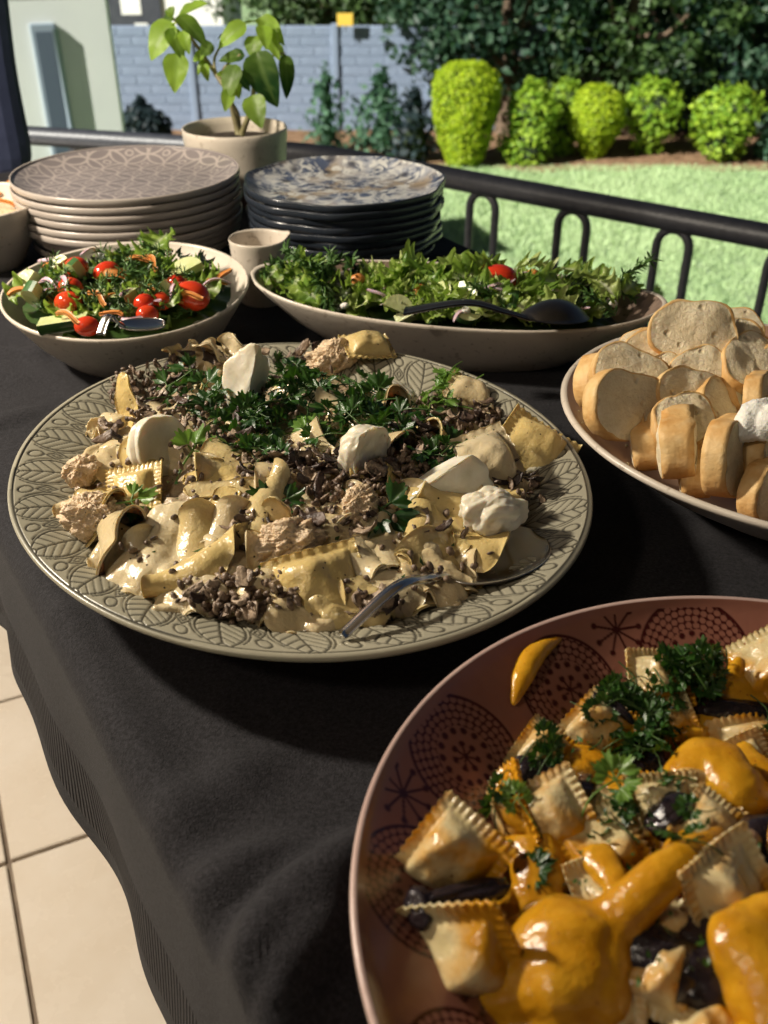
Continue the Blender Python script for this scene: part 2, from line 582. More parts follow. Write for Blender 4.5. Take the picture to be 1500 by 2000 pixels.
# neighbour's house far behind the wall: dark eaves, white gable
nb = aty(262, 40, 22)
nh = empty('neighbour_house', (nb.x, 22, LAWN_Z))
tag(nh, 'white neighbouring house with dark roof and window behind the garden wall', 'house')
hz = nb.z - LAWN_Z
obj('wall', rawmesh('wall', *box((0, 1.5, 1.6), (3.6, 3, 3.2)), M['white_paint'], False), nh)
obj('roof', rawmesh('roof', *box((0, 1.3, 3.3), (4.2, 4, .25)), M['dark_roof'], False), nh)
wnd = obj('window', rawmesh('window', *box((.0, -.03, hz + .18), (1.15, .06, .95)), M['dark_roof'], False), nh)
obj('pane', rawmesh('pane', *box((-.02, -.065, hz + .32), (.40, .012, .42)), M['white_paint'], False), wnd)
obj('sill', rawmesh('sill', *box((.15, -.07, hz - .08), (.26, .02, .08)), M['white_paint'], False), wnd)

# ------------------------------------------------------------------ foliage
def leafcloud(C, N, size, jit=.6, seed=0, asp=.6):
    r = np.random.default_rng(seed)
    k = len(C)
    N = N + r.normal(size=(k, 3)) * jit
    N /= np.linalg.norm(N, axis=1, keepdims=True)
    A = r.normal(size=(k, 3)); A -= N * (A * N).sum(1, keepdims=True); A /= np.linalg.norm(A, axis=1, keepdims=True)
    B = np.cross(N, A)
    s = (size * r.uniform(.6, 1.3, k))[:, None]
    V = np.stack([C - A * s * .5, C + B * s * asp * .5 + N * s * .08, C + A * s * .5, C - B * s * asp * .5 + N * s * .08], 1)
    F = np.arange(k * 4).reshape(k, 4)
    return V.reshape(-1, 3), F, np.repeat(r.uniform(0, 1, k), 4)

def clump_points(nc, per, rx, ry, rz, cr, seed, shell=.55):
    r = np.random.default_rng(seed)
    d = r.normal(size=(nc, 3)); d /= np.linalg.norm(d, axis=1, keepdims=True)
    rad = shell + (1 - shell) * r.uniform(0, 1, (nc, 1)) ** .6
    cc = d * rad * np.array([rx, ry, rz])
    q = r.normal(size=(nc, per, 3)); q /= np.linalg.norm(q, axis=2, keepdims=True)
    crr = cr * r.uniform(.6, 1.3, (nc, 1, 1))
    P = cc[:, None, :] + q * crr * r.uniform(.55, 1, (nc, per, 1)) * np.array([1, 1, .75])
    tone = np.repeat(r.uniform(-.2, .2, nc), per)
    return P.reshape(-1, 3), q.reshape(-1, 3) + np.array([0, 0, .4]), tone

def tree(name, label, base, rx, ry, rz, cz, mat, nc, per, leaf, cr, seed, group):
    t = empty(name, base)
    tag(t, label, 'tree', group)
    r = np.random.default_rng(seed)
    P, Nn, tone = clump_points(nc, per, rx, ry, rz, cr, seed)
    P[:, 2] += cz
    keep = P[:, 2] > .12
    P, Nn, tone = P[keep], Nn[keep], tone[keep]
    V, F, tn = leafcloud(P, Nn, leaf, .7, seed + 5)
    tn = np.clip(tn + np.repeat(tone, 4), 0, 1)
    obj('crown', rawmesh('crown', V, F, M[mat], False, {'tone': tn}), t)
    parts = []
    hh = cz
    pth = smooth_path([(0, 0, 0), (.05, .03, hh * .4), (-.04, .05, hh * .8), (.05, 0, hh + rz * .5)], 14)
    parts.append(tube(pth, np.linspace(.15, .04, 14), 9))
    for k in range(5):
        a = r.uniform(0, 6.28); h0 = hh * r.uniform(.35, .8)
        e = np.array([math.cos(a) * rx * .7, math.sin(a) * ry * .7, h0 + rz * r.uniform(.2, .7)])
        parts.append(tube(smooth_path([(0, 0, h0), e * .5 + np.array([0, 0, h0 * .35]), e], 10), np.linspace(.06, .015, 10), 7))
    v, f = join(parts)
    obj('trunk', rawmesh('trunk', v, f, M['bark']), t)
    return t
TG = 'dense trees behind the clipped shrubs'
def gpos(px, py): return at(px, py, LAWN_Z)
tree('tree', 'blue green tree overhanging the right end of the block wall', (1.75, 15.0, LAWN_Z), 1.7, 1.0, 1.6, 2.05, 'leaf_tree', 150, 60, .13, .34, 21, TG)
tree('tree', 'warm green tree spreading above the two round clipped shrubs', (3.45, 14.9, LAWN_Z), 1.6, 1.0, 1.75, 1.9, 'leaf_tree_warm', 150, 60, .12, .33, 22, TG)
tree('tree', 'dark tree behind the loose lime shrubs at the right', (5.1, 15.1, LAWN_Z), 1.7, 1.1, 1.9, 1.9, 'leaf_tree', 140, 60, .13, .32, 23, TG)
tree('tree', 'deep green tree at the far right corner of the garden', (6.9, 14.8, LAWN_Z), 1.7, 1.1, 1.9, 1.8, 'leaf_tree', 120, 60, .13, .34, 24, TG)
tree('tree', 'bright green treetop showing over the middle of the block wall', (-.9, 17.4, LAWN_Z), 2.1, 1.2, 1.2, 2.2, 'leaf_tree_warm', 150, 55, .13, .32, 25, 'treetops beyond the block wall')
tree('tree', 'dark treetop behind the yellow plate on the block wall', (.9, 18.0, LAWN_Z), 1.9, 1.2, 1.4, 2.3, 'leaf_tree', 140, 55, .13, .32, 26, 'treetops beyond the block wall')
tree('tree', 'tall shaded tree closing the garden between the dark trees', (4.3, 17.2, LAWN_Z), 3.6, .9, 2.4, 2.3, 'leaf_tree', 260, 50, .16, .4, 27, TG)

def shrub(name, label, base, prof, mat, nleaf, leaf, seed, rough=.03, lump=.06, cat='shrub', core=True, group=None):
    """prof(f)->radius with f 0..1 from base to top, list of (f, r)"""
    t = empty(name, base)
    tag(t, label, cat, group)
    r = np.random.default_rng(seed)
    sn = SN(seed)
    fs = np.array([p[0] for p in prof]); rs = np.array([p[1] for p in prof]); H = prof[-1][2]
    f = r.uniform(0, 1, nleaf * 3)
    rr = np.interp(f, fs, rs)
    keep = r.uniform(0, rs.max(), len(f)) < rr + .02
    f = f[keep][:nleaf]; rr = np.interp(f, fs, rs)
    a = r.uniform(0, 2 * np.pi, len(f))
    D = np.stack([np.cos(a), np.sin(a), np.zeros_like(a)], -1)
    base_p = np.stack([D[:, 0] * rr, D[:, 1] * rr, f * H], -1)
    lum = sn.fbm(base_p, 1.3 / rs.max() * .5, 3)
    rr2 = rr * (1 + lump * lum) + r.normal(0, rough, len(f)) * .6 - rough * .3
    rr2 *= np.where(r.uniform(0, 1, len(f)) < .15, r.uniform(.6, 1, len(f)), 1)
    Pp = np.stack([D[:, 0] * rr2, D[:, 1] * rr2, f * H + r.normal(0, rough * .4, len(f))], -1)
    # cap on top
    nt_ = int(nleaf * .18)
    a2 = r.uniform(0, 6.28, nt_); q = np.sqrt(r.uniform(0, 1, nt_)) * rs[-1]
    Pt = np.stack([np.cos(a2) * q, np.sin(a2) * q, H + r.normal(0, rough * .5, nt_)], -1)
    slope = -np.gradient(np.interp(np.clip(f, 0, 1), fs, rs)) * 0
    Nn = np.concatenate([D + np.array([0, 0, .35]), np.tile([0, 0, 1.0], (nt_, 1))])
    C = np.concatenate([Pp, Pt])
    V, F, tn = leafcloud(C, Nn, leaf, .55, seed + 1, .7)
    obj('crown', rawmesh('crown', V, F, M[mat], False, {'tone': tn}), t)
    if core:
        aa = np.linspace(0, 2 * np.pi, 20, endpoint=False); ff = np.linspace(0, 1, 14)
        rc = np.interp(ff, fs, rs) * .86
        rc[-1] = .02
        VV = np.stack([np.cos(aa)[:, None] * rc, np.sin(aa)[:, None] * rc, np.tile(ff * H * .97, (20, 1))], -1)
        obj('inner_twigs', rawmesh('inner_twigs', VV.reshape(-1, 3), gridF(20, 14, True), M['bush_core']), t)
    return t
def bpos(px, py):
    p = at(px, py, LAWN_Z + .03); return (p.x, p.y, p.z)
def bsize(pxw, p): return pxw / FPX * (p[1] * math.cos(PITCH) + (CAM_Z - p[2]) * math.sin(PITCH))
p = bpos(905, 318)
W = bsize(64, p)
shrub('topiary', 'tall clipped golden green shrub, biggest and leftmost of the lime row', p, [(0, W * .52), (.25, W * .72), (.55, W * .93), (.8, W * 1.0), (.93, W * .85), (1, W * .55, W * 2.75)], 'leaf_gold', 9000, .045, 31, .022, .06)
p = bpos(1155, 306); W = bsize(55, p)
shrub('topiary', 'round clipped lime green shrub on a narrow foot', p, [(0, W * .35), (.2, W * .55), (.45, W * .95), (.65, W * 1.0), (.85, W * .85), (1, W * .45, W * 2.3)], 'leaf_gold', 7000, .042, 32, .022, .06)
p = bpos(1032, 316); W = bsize(46, p)
shrub('lime_shrub', 'bushy lime shrub in several lumps between the clipped shrubs', p, [(0, W * .6), (.2, W * .95), (.5, W * .85), (.75, W * 1.0), (1, W * .4, W * 2.9)], 'leaf_gold_loose', 3000, .075, 33, .08, .26)
p = bpos(1098, 300); W = bsize(38, p)
shrub('lime_shrub', 'lime shrub peeping out behind the round clipped shrub', p, [(0, W * .5), (.5, W * .8), (.8, W * 1.0), (1, W * .5, W * 3.3)], 'leaf_gold_loose', 2000, .06, 34, .06, .2)
p = bpos(1262, 300); W = bsize(48, p)
shrub('lime_shrub', 'loose open lime shrub right of the round clipped shrub', p, [(0, W * .2), (.25, W * .55), (.5, W * .8), (.8, W * 1.05), (1, W * .6, W * 2.55)], 'leaf_gold_loose', 1500, .085, 35, .11, .3)
p = bpos(1405, 312); W = bsize(56, p)
shrub('lime_shrub', 'loose wide lime shrub, last of the row at the right', p, [(0, W * .3), (.25, W * .7), (.55, W * .9), (.8, W * 1.0), (1, W * .6, W * 2.1)], 'leaf_gold_loose', 1900, .085, 36, .11, .3)
p = bpos(1500, 312); W = bsize(30, p)
shrub('small_shrub', 'small bluish shrub at the right edge of the bed', p, [(0, W * .5), (.5, W), (1, W * .4, W * 1.8)], 'leaf_teal', 700, .08, 37, .05, .2)
p = bpos(640, 297); W = bsize(34, p)
shrub('wall_shrub', 'upright wispy green shrub against the block wall by the plant pot', p, [(0, W * 1.0), (.2, W * .7), (.4, W * .95), (.6, W * .5), (.8, W * .55), (1, W * .25, W * 3.8)], 'leaf_teal', 420, .11, 38, .20, .6, core=False)
p = bpos(745, 300); W = bsize(52, p)
shrub('wall_shrub', 'bushy pale teal shrub against the right part of the block wall', p, [(0, W * .9), (.25, W * 1.0), (.5, W * .7), (.75, W * .8), (1, W * .35, W * 2.3)], 'leaf_teal', 700, .11, 39, .24, .6, core=False)
p = bpos(285, 285); W = bsize(52, p)
shrub('dark_shrub', 'dark spiky shrub beside the corner of the beige garden building', (p[0], p[1], p[2]), [(0, W * .9), (.4, W * .95), (.8, W * .5), (1, W * .1, W * 1.5)], 'leaf_dark', 1100, .12, 40, .06, .3)
p = bpos(808, 312); W = bsize(26, p)
shrub('dark_shrub', 'dark shaded shrub between the block wall and the tallest lime shrub', p, [(0, W * .9), (.3, W * 1.1), (.6, W * .8), (.8, W * .9), (1, W * .4, W * 4.0)], 'leaf_dark', 700, .11, 41, .2, .5)
# ------------------------------------------------------------------ table and cloth
TZ = .75
TN = Vector((.848, .530)); TE = Vector((-.530, .848))     # across, along (away from the camera)
N0, N1 = .078, .765
S0, S1 = -.75, 1.72
def txy(n_, s_):
    p = TN * n_ + TE * s_
    return p.x, p.y
tb = empty('buffet_table', (*txy((N0 + N1) / 2, .5), 0))
tb.rotation_euler = (0, 0, math.atan2(TE.y, TE.x))
tag(tb, 'long wooden buffet table hidden under the charcoal cloth', 'table')
simple('table_wood', (.10, .06, .035), (.16, .10, .06), .6, 12)
obj('tabletop', rawmesh('tabletop', *box((0, 0, TZ - .025), (S1 - S0 - .03, N1 - N0 - .03, .03), .004), M['table_wood'], False), tb)
for sx in (-1, 1):
    for sy in (-1, 1):
        obj('leg', rawmesh('leg', *box((sx * (S1 - S0 - .2) / 2, sy * (N1 - N0 - .16) / 2, (TZ - .04) / 2), (.05, .05, TZ - .04), .004), M['table_wood'], False), tb)

b = NB('charcoal_cloth')
wv = b.n('ShaderNodeTexWave'); wv.wave_type = 'BANDS'; wv.bands_direction = 'X'
wv.inputs['Scale'].default_value = 1.0; wv.inputs['Distortion'].default_value = 1.2; wv.inputs['Detail'].default_value = 2
sx = b.n('ShaderNodeCombineXYZ'); b.l(b.attr('along'), sx.inputs[0])
mp = b.n('ShaderNodeVectorMath'); mp.operation = 'SCALE'; b.l(sx.outputs[0], mp.inputs[0]); mp.inputs['Scale'].default_value = 62.0
b.l(mp.outputs[0], wv.inputs['Vector'])
hem = b.attr('hem')
weave = b.noise(900, 2, .6)
ribs = b.math('MULTIPLY', wv.outputs['Fac'], hem)
h = b.math('ADD', b.math('MULTIPLY', ribs, 1.5), b.math('MULTIPLY', weave, .5))
fine = b.noise(420, 3, .7)
c = b.mix(b.ramp(fine, [(.35, 0.0), (.7, 1.0)]), (.005, .0048, .0065), (.027, .026, .031))
c = b.mix(b.math('MULTIPLY', ribs, .45), c, (.034, .031, .032))
c = b.mix(b.ramp(b.noise(3.5, 4), [(.4, 0.0), (.75, .35)]), c, (.022, .02, .022))
b.set(color=c, rough=.85, spec=.22, sheen=.04)
b.bump(h, .0014, 1.0)
M['cloth'] = b.m

# profile across: left hem .. left edge .. top .. right edge .. right hem
HANG = .172
def cloth():
    ns = 330
    s = np.concatenate([np.linspace(S0 - .02, S1 + .02, ns)])
    prof = []
    dl = np.concatenate([np.linspace(HANG, .03, 44), np.linspace(.028, 0, 9)[:-1]])
    for d in dl: prof.append(('L', d))
    for q in np.linspace(N0 + .012, N1 - .012, 110): prof.append(('T', q))
    for d in np.linspace(0.004, .3, 34): prof.append(('R', d))
    m = len(prof)
    V = np.zeros((ns, m, 3)); hemA = np.zeros((ns, m)); al = np.zeros((ns, m))
    sn = SN(5); sn2 = SN(9)
    r = .016
    for j, (k, q) in enumerate(prof):
        nn = np.zeros(ns); z = np.zeros(ns)
        if k == 'T':
            nn[:] = q; z[:] = TZ + .003
        else:
            # quarter round then down
            arc = r * math.pi / 2
            if q < arc:
                a = q / r
                o = r * math.sin(a); zz = -r * (1 - math.cos(a))
            else:
                o = r; zz = -r - (q - arc)
            if k == 'L':
                depth = np.clip((q - .02) / HANG, 0, 1)
                wave = np.sin(s * 2 * np.pi / .30 + .9 + .8 * np.sin(s * 3.1)) + .45 * np.sin(s * 2 * np.pi / .135 + 2 + .5 * np.sin(s * 7))
                fl = depth ** 1.3 * (.003 + .0075 * (wave + 1.0))
                nn = N0 + .012 - o - fl
                z = TZ + .003 + zz * (1 + .14 * np.sin(s * 2 * np.pi / .42 + 1.3) * depth)
                hemA[:, j] = 1.0 if (HANG - q) > .018 and (HANG - q) < .072 else 0.0
            else:
                depth = np.clip((q - .02) / .3, 0, 1)
                fl = depth * (.01 + .014 * (np.sin(s * 2 * np.pi / .27) + 1))
                nn = N1 - .012 + o + fl
                z[:] = TZ + .003 + zz
        V[:, j, 0] = TN.x * nn + TE.x * s
        V[:, j, 1] = TN.y * nn + TE.y * s
        V[:, j, 2] = z
        al[:, j] = s
    # wrinkles on the top: soft noise, and the gathered folds at the near left corner
    X, Y, Z = V[..., 0], V[..., 1], V[..., 2]
    P = np.stack([X, Y, np.zeros_like(X)], -1)
    top = np.clip((Z - TZ + .03) / .03, 0, 1)
    soft = (1 - np.abs(np.clip(sn2.fbm(P * np.array([1, .6, 1]), 3.4, 2), -1, 1))) ** 6 * .0030 + sn.fbm(P, 4.2, 2) * .0012 + .0010 * np.clip(sn2.fbm(P, 9, 2), -1, 1.2)
    Z += (soft + .001) * top
    def ridge(p0, p1, h, w_, skew=0.0):
        p0 = at(*p0, TZ); p1 = at(*p1, TZ)
        d = np.array([p1.x - p0.x, p1.y - p0.y]); L = np.linalg.norm(d); d /= L
        u = (X - p0.x) * d[0] + (Y - p0.y) * d[1]
        v = -(X - p0.x) * d[1] + (Y - p0.y) * d[0] + skew * (u / L - .5) ** 2
        e = np.exp(-(v / w_) ** 2) * np.clip(np.minimum(u + .03, L - u + .03) / .05, 0, 1)
        e = e * e * (3 - 2 * e)
        return h * e
    bumpz = ridge((430, 1900), (760, 1640), .018, .012, .03) + ridge((450, 1990), (700, 1790), .020, .012, -.02) \
        + ridge((470, 2080), (640, 1900), .020, .008) + ridge((500, 1840), (720, 1720), .006, .011, .02) + ridge((380, 1760), (560, 1690), .012, .014) \
        + ridge((-60, 700), (120, 705), .006, .012) + ridge((-60, 860), (70, 815), .005, .012) + ridge((280, 1640), (520, 1500), .006, .018) + ridge((60, 1120), (330, 1560), .004, .016)
    Z += bumpz * np.clip((Z - TZ + .10) / .08, 0, 1)
    return V, hemA, al, ns, m
V, hemA, al, ns, m = cloth()
me = rawmesh('tablecloth', V.reshape(-1, 3), gridF(ns, m), M['cloth'], True, {'hem': hemA, 'along': al})
tc = obj('tablecloth', me)
sol = tc.modifiers.new('thickness', 'SOLIDIFY'); sol.thickness = .0016; sol.offset = -1
tag(tc, 'charcoal grey woven tablecloth with ribbed hem draped over the buffet table', 'tablecloth')

# ------------------------------------------------------------------ vessel helper
def vessel(name, cx, cy, z0, prof, a, b_, rot, mats, nang=256, wob=None, pats=None, parent=None, rimfun=None):
    """prof: list of (radius fraction, height above z0, material index) running from under the foot, out over the rim and into the well"""
    t = np.linspace(0, 2 * np.pi, nang, endpoint=False)
    pr = np.array([(p[0], p[1]) for p in prof])
    c, s = math.cos(rot), math.sin(rot)
    rf = pr[:, 0][None, :]; zz = np.repeat(pr[:, 1][None, :], nang, 0)
    k = np.ones((nang, 1))
    if wob is not None: k = k + wob(t)[:, None] * np.clip(rf, 0, 1) ** 2
    if rimfun is not None:
        zz = zz + rimfun(t)[:, None] * np.clip((rf - .45) / .55, 0, 1.05) ** 2 
    lx = a * np.cos(t)[:, None] * rf * k; ly = b_ * np.sin(t)[:, None] * rf * k
    V = np.stack([c * lx - s * ly, s * lx + c * ly, zz], -1)
    F = gridF(nang, len(pr), True)
    attrs = {}
    if pats:
        for nm, fn in pats.items(): attrs[nm] = fn(t, V)
    me = rawmesh(name, V.reshape(-1, 3), F[:, ::-1], mats, True, attrs)
    o = obj(name, me, parent)
    if parent is None: o.location = (cx, cy, z0)
    return o

def dense(prof, sub):
    """smooth a profile with a Catmull-Rom spline"""
    P = smooth_path([(p[0], p[1], 0) for p in prof], sub)
    return [(p[0], p[1]) for p in P]

def sstep(e0, e1, x):
    t = np.clip((x - e0) / (e1 - e0), 0, 1); return t * t * (3 - 2 * t)
def line(d, w_): return 1 - sstep(w_ * .55, w_ * 1.25, np.abs(d))

# ---- glaze materials
def glaze(name, base, base2, linec, rough=.32, pat=True, scale=14, bump=.0006, speck=None):
    b = NB(name)
    c = b.mix(b.ramp(b.noise(scale, 4, .6), [(.35, 0.0), (.7, 1.0)]), base, base2)
    if speck: c = b.mix(b.ramp(b.noise(speck, 2, .5), [(.62, 0.0), (.72, .55)]), c, linec)
    if pat: c = b.mix(b.attr('pat'), c, linec)
    b.set(color=c, rough=rough, spec=.5)
    b.bump(b.noise(220, 2), bump * .25)
    M[name] = b.m
glaze('glaze_leaf', (.30, .28, .205), (.36, .335, .25), (.060, .055, .040), .33)
glaze('glaze_beige', (.60, .53, .44), (.66, .59, .50), (.25, .19, .13), .34, False, speck=160)
glaze('glaze_bread', (.40, .24, .15), (.46, .30, .20), (.2, .1, .06), .3, False, 30)
glaze('glaze_mandala', (.235, .092, .062), (.29, .125, .088), (.045, .006, .006), .20)
glaze('glaze_lip', (.46, .32, .28), (.52, .37, .32), (.3, .1, .1), .3, False, 30)
glaze('glaze_plate', (.20, .175, .175), (.245, .215, .21), (.40, .35, .325), .26)
glaze('glaze_plate_plain', (.38, .33, .29), (.44, .39, .345), (.3, .25, .2), .30, False)
glaze('glaze_dark', (.020, .026, .036), (.034, .040, .052), (.2, .2, .2), .22, False)
glaze('glaze_terracotta', (.18, .10, .07), (.24, .14, .10), (.1, .05, .03), .75, False, 40)
glaze('glaze_speckle', (.17, .12, .09), (.28, .2, .15), (.035, .022, .018), .4, False, 60, speck=230)
simple('potting_soil', (.025, .017, .012), (.07, .05, .035), .95, 90, .004, 150)

# ---- 1. big leaf patterned platter
PCX, PCY, PA, PB, PROT = -.0611, .6051, .196, .2202, R(33.5)
PZ = TZ + .0035
def leafpat(t, V):
    rn = np.hypot(V[..., 0] * math.cos(PROT) + V[..., 1] * math.sin(PROT), 0)  # placeholder, replaced below
    lx = V[..., 0] * math.cos(PROT) + V[..., 1] * math.sin(PROT)
    ly = -V[..., 0] * math.sin(PROT) + V[..., 1] * math.cos(PROT)
    rr = np.hypot(lx / PA, ly / PB)
    ang = np.arctan2(ly / PB, lx / PA)
    Rm = .208
    pat = np.zeros_like(rr)
    lw = .00085
    for (r0, r1, nrep, ph) in ((.985, .765, 25, 0.0), (.752, .55, 19, .4)):
        Lr = (r0 - r1) * Rm
        q = (r0 - rr) / (r0 - r1)                    # 0 outer .. 1 inner
        circ = 2 * np.pi * Rm * (r0 + r1) / 2
        per = circ / nrep
        jit = .10 * np.sin(ang * 5 + 1) * 0
        p = (ang / (2 * np.pi) * nrep + ph + .42 * (q - .5)) % 1 - .5   # sheared cell coordinate
        pm = p * per; qm = (q - .5) * Lr
        inb = (q > 0) & (q < 1)
        # leaf outline
        half = .335 * per * np.clip(np.sin(np.pi * np.clip(q * .96 + .02, 0, 1)), 0, 1) ** .72 * (1.12 - .25 * q)
        d_out = np.abs(pm) - half
        g = line(d_out, lw)
        inside = d_out < 0
        g = np.maximum(g, line(pm, lw * .9) * (inside & (q > .06) & (q < .97)))
        v = ((q * 6.2 + np.abs(pm) / per * 4.6 + (np.abs(pm) / per) ** 2 * 3) % 1.0 - .5)
        g = np.maximum(g, line(v * Lr / 6.2 * .8, lw * .75) * inside)
        # outer contour echo
        g = np.maximum(g, line(np.abs(pm) - (half + .058 * per), lw * .8) * (q > .10) * (q < .9))
        # diamonds and teardrops between leaves
        pd = (np.abs(p) - .5) * per
        dd = np.abs(pd) / (.105 * per) + np.abs(qm) / (.15 * Lr)
        g = np.where(dd < 1.25, line((dd - 1) * .105 * per * .8, lw * .9), g)
        g = np.maximum(g, line((dd - .45) * .105 * per * .8, lw * .8) * (dd < .9))
        for qq in (-.30, .30):
            de = np.hypot(pd / (.085 * per), (qm - qq * Lr) / (.105 * Lr))
            g = np.where(de < 1.25, line((de - 1) * .085 * per, lw * .8), g)
        # row borders
        g = np.maximum(g, line((q - .015) * Lr, lw) ) 
        pat = np.where(inb, np.maximum(pat, g), pat)
    return pat
prof = [(.0, .004), (.40, .004), (.46, .0), (.50, .0), (.52, .006), (.66, .020), (.84, .037), (.97, .0485), (.995, .0505), (1.0, .0525), (.996, .0545), (.985, .0548)]
inner = [(.985, .0548), (.93, .0515), (.83, .0435), (.74, .034), (.66, .024), (.58, .0155), (.50, .0115), (.25, .0100), (.0, .0098)]
inn = dense(inner, 150)
pl = vessel('platter', PCX, PCY, PZ, prof + inn[1:], PA, PB, PROT, [M['glaze_leaf']], 1500, wob=lambda t: .004 * np.sin(3 * t + 1), pats={'pat': leafpat})
# press the pattern into the clay
me = pl.data
co = np.zeros(len(me.vertices) * 3, dtype=np.float32); me.vertices.foreach_get('co', co); co = co.reshape(-1, 3)
pv = np.zeros(len(me.vertices), dtype=np.float32); me.attributes['pat'].data.foreach_get('value', pv)
co[:, 2] -= pv * .0007
me.vertices.foreach_set('co', co.ravel()); me.update()
tag(pl, 'large stoneware platter with embossed leaf pattern heaped with creamy pasta', 'platter')

# ---- 2. near bowl with red brown mandalas
NCX, NCY, NR = .1684, .2328, .1800
NZ = TZ + .0035
def mandala(t, V):
    lx, ly, z = V[..., 0], V[..., 1], V[..., 2]
    rr = np.hypot(lx, ly); ang = np.arctan2(ly, lx)
    dep = np.hypot(NR * .98 - rr, .080 - np.clip(z, 0, .080))   # distance down the wall from the rim
    pat = np.zeros_like(rr)
    nm = 13
    cr = np.array([.030, .027, .029, .031, .028, .030])
    off = .163
    for i in range(nm):
        a0 = off + 2 * np.pi * i / nm
        da = (ang - a0 + np.pi) % (2 * np.pi) - np.pi
        x = da * (NR - dep * .55); y = dep - .031 - .003 * math.sin(i * 2.1)
        rho = np.hypot(x, y); th = np.arctan2(y, x)
        Rr = cr[i % 6]
        g = np.zeros_like(rr)
        dr = .0036
        ringf = (rho - .0155) / dr
        k = np.floor(ringf)
        nk = np.maximum(1, np.round(2 * np.pi * (.0155 + (k + .5) * dr) / (dr * 1.12)))
        fa = (th / (2 * np.pi) * nk + .5 * (k % 2)) % 1 - .5
        fr_ = ringf - k - .5
        cell = np.hypot(fa * 1.0, fr_)
        scale_line = sstep(.39, .50, cell)
        g = np.where((rho > .0155) & (rho < Rr), scale_line, 0)
        g = np.maximum(g, line(rho - Rr, .0009))
        # ring of dots, inner flower
        fa = (th / (2 * np.pi) * 14) % 1 - .5
        g = np.maximum(g, 1 - sstep(.0014, .0021, np.hypot(fa * 2 * np.pi * .0130 / 14, rho - .0130)))
        fa = (th / (2 * np.pi) * 7) % 1 - .5
        g = np.maximum(g, 1 - sstep(.0013, .002, np.hypot(fa * 2 * np.pi * .0062 / 7, rho - .0062)))
        g = np.maximum(g, line(fa * 2 * np.pi * rho / 7, .0006) * (rho < .006))
        pat = np.where(rho < Rr + .001, np.maximum(pat, g), pat)
        # starburst between
        a1 = a0 + np.pi / nm
        da = (ang - a1 + np.pi) % (2 * np.pi) - np.pi
        x = da * (NR - dep * .55); y = dep - (.012 if i % 2 else .054)
        rho = np.hypot(x, y); th = np.arctan2(y, x)
        fa = ((th / (2 * np.pi) * 9) % 1 - .5) * 2 * np.pi / 9
        g = line(fa * rho, .0007) * (rho < .0125)
        g = np.maximum(g, 1 - sstep(.0012, .0021, np.hypot(fa * .0128, rho - .0128)))
        pat = np.maximum(pat, np.where(rho < .017, g, 0))
    return pat * (dep > .004)
prof = [(.0, .004), (.42, .004), (.48, 0), (.53, 0), (.55, .005), (.72, .022), (.88, .047), (.965, .068), (.985, .0755), (.993, .0785), (.988, .0805), (.978, .0800)]
inner = [(.978, .0800), (.95, .0745), (.88, .0655), (.78, .0545), (.69, .043), (.62, .033), (.54, .0255), (.35, .0230), (.0, .0225)]
nbw = vessel('serving_bowl', NCX, NCY, NZ, prof + dense(inner, 165)[1:], NR * 1.01, NR * 1.01, 0, [M['glaze_mandala'], M['glaze_lip']], 1900, wob=lambda t: .006 * np.sin(2 * t + 2.2), pats={'pat': mandala})
mi = np.zeros(len(nbw.data.polygons), dtype=np.int32); ci = np.arange(len(mi)) % (len(prof) + 163); mi[ci < len(prof) - 1] = 1
nbw.data.polygons.foreach_set('material_index', mi)
tag(nbw, 'large pinkish bowl with dark red mandala print holding ravioli in orange sauce', 'bowl')

# ---- 3. bread bowl
BCX, BCY, BA, BB, BROT = .3370, .6600, .1795, .2035, R(65.5)
prof = [(.0, .004), (.42, .004), (.50, 0), (.55, 0), (.60, .006), (.80, .030), (.93, .049), (.985, .0565), (1.0, .0600), (.992, .0625), (.975, .0618)]
inner = [(.975, .0618), (.93, .0545), (.85, .042), (.72, .027), (.55, .014), (.35, .0100), (.0, .0095)]
bw = vessel('bread_bowl', BCX, BCY, TZ + .0035, prof + dense(inner, 30)[1:], BA, BB, BROT, [M['glaze_bread'], M['glaze_beige']], 256, wob=lambda t: .006 * np.sin(3 * t))
mi = np.zeros(len(bw.data.polygons), dtype=np.int32)
npf = len(prof) + 29
ci = np.arange(len(mi)) % (npf - 1)
mi[ci < len(prof) - 1] = 1
bw.data.polygons.foreach_set('material_index', mi)
tag(bw, 'wide terracotta coloured bowl with cream outside filled with bread slices', 'bowl')

# ---- 4. round salad bowl at the left
SCX, SCY, SA, SB, SROT = -.252, .923, .119, .1245, R(24.5)
prof = [(.0, .004), (.40, .004), (.48, 0), (.54, 0), (.60, .006), (.80, .032), (.94, .058), (.99, .0675), (1.0, .0700), (.992, .0722), (.978, .0712)]
inner = [(.978, .0712), (.95, .063), (.87, .046), (.74, .028), (.55, .014), (.35, .010), (.0, .0095)]
sb = vessel('salad_bowl', SCX, SCY, TZ + .0035, prof + dense(inner, 30)[1:], SA, SB, SROT, [M['glaze_beige']], 200, wob=lambda t: .01 * np.sin(2 * t + .5) + .006 * np.sin(3 * t), rimfun=lambda t: .006 * np.cos(t - 1.1) - .002)
tag(sb, 'cream stoneware bowl of tomato and cucumber salad at the left edge of the table', 'bowl')

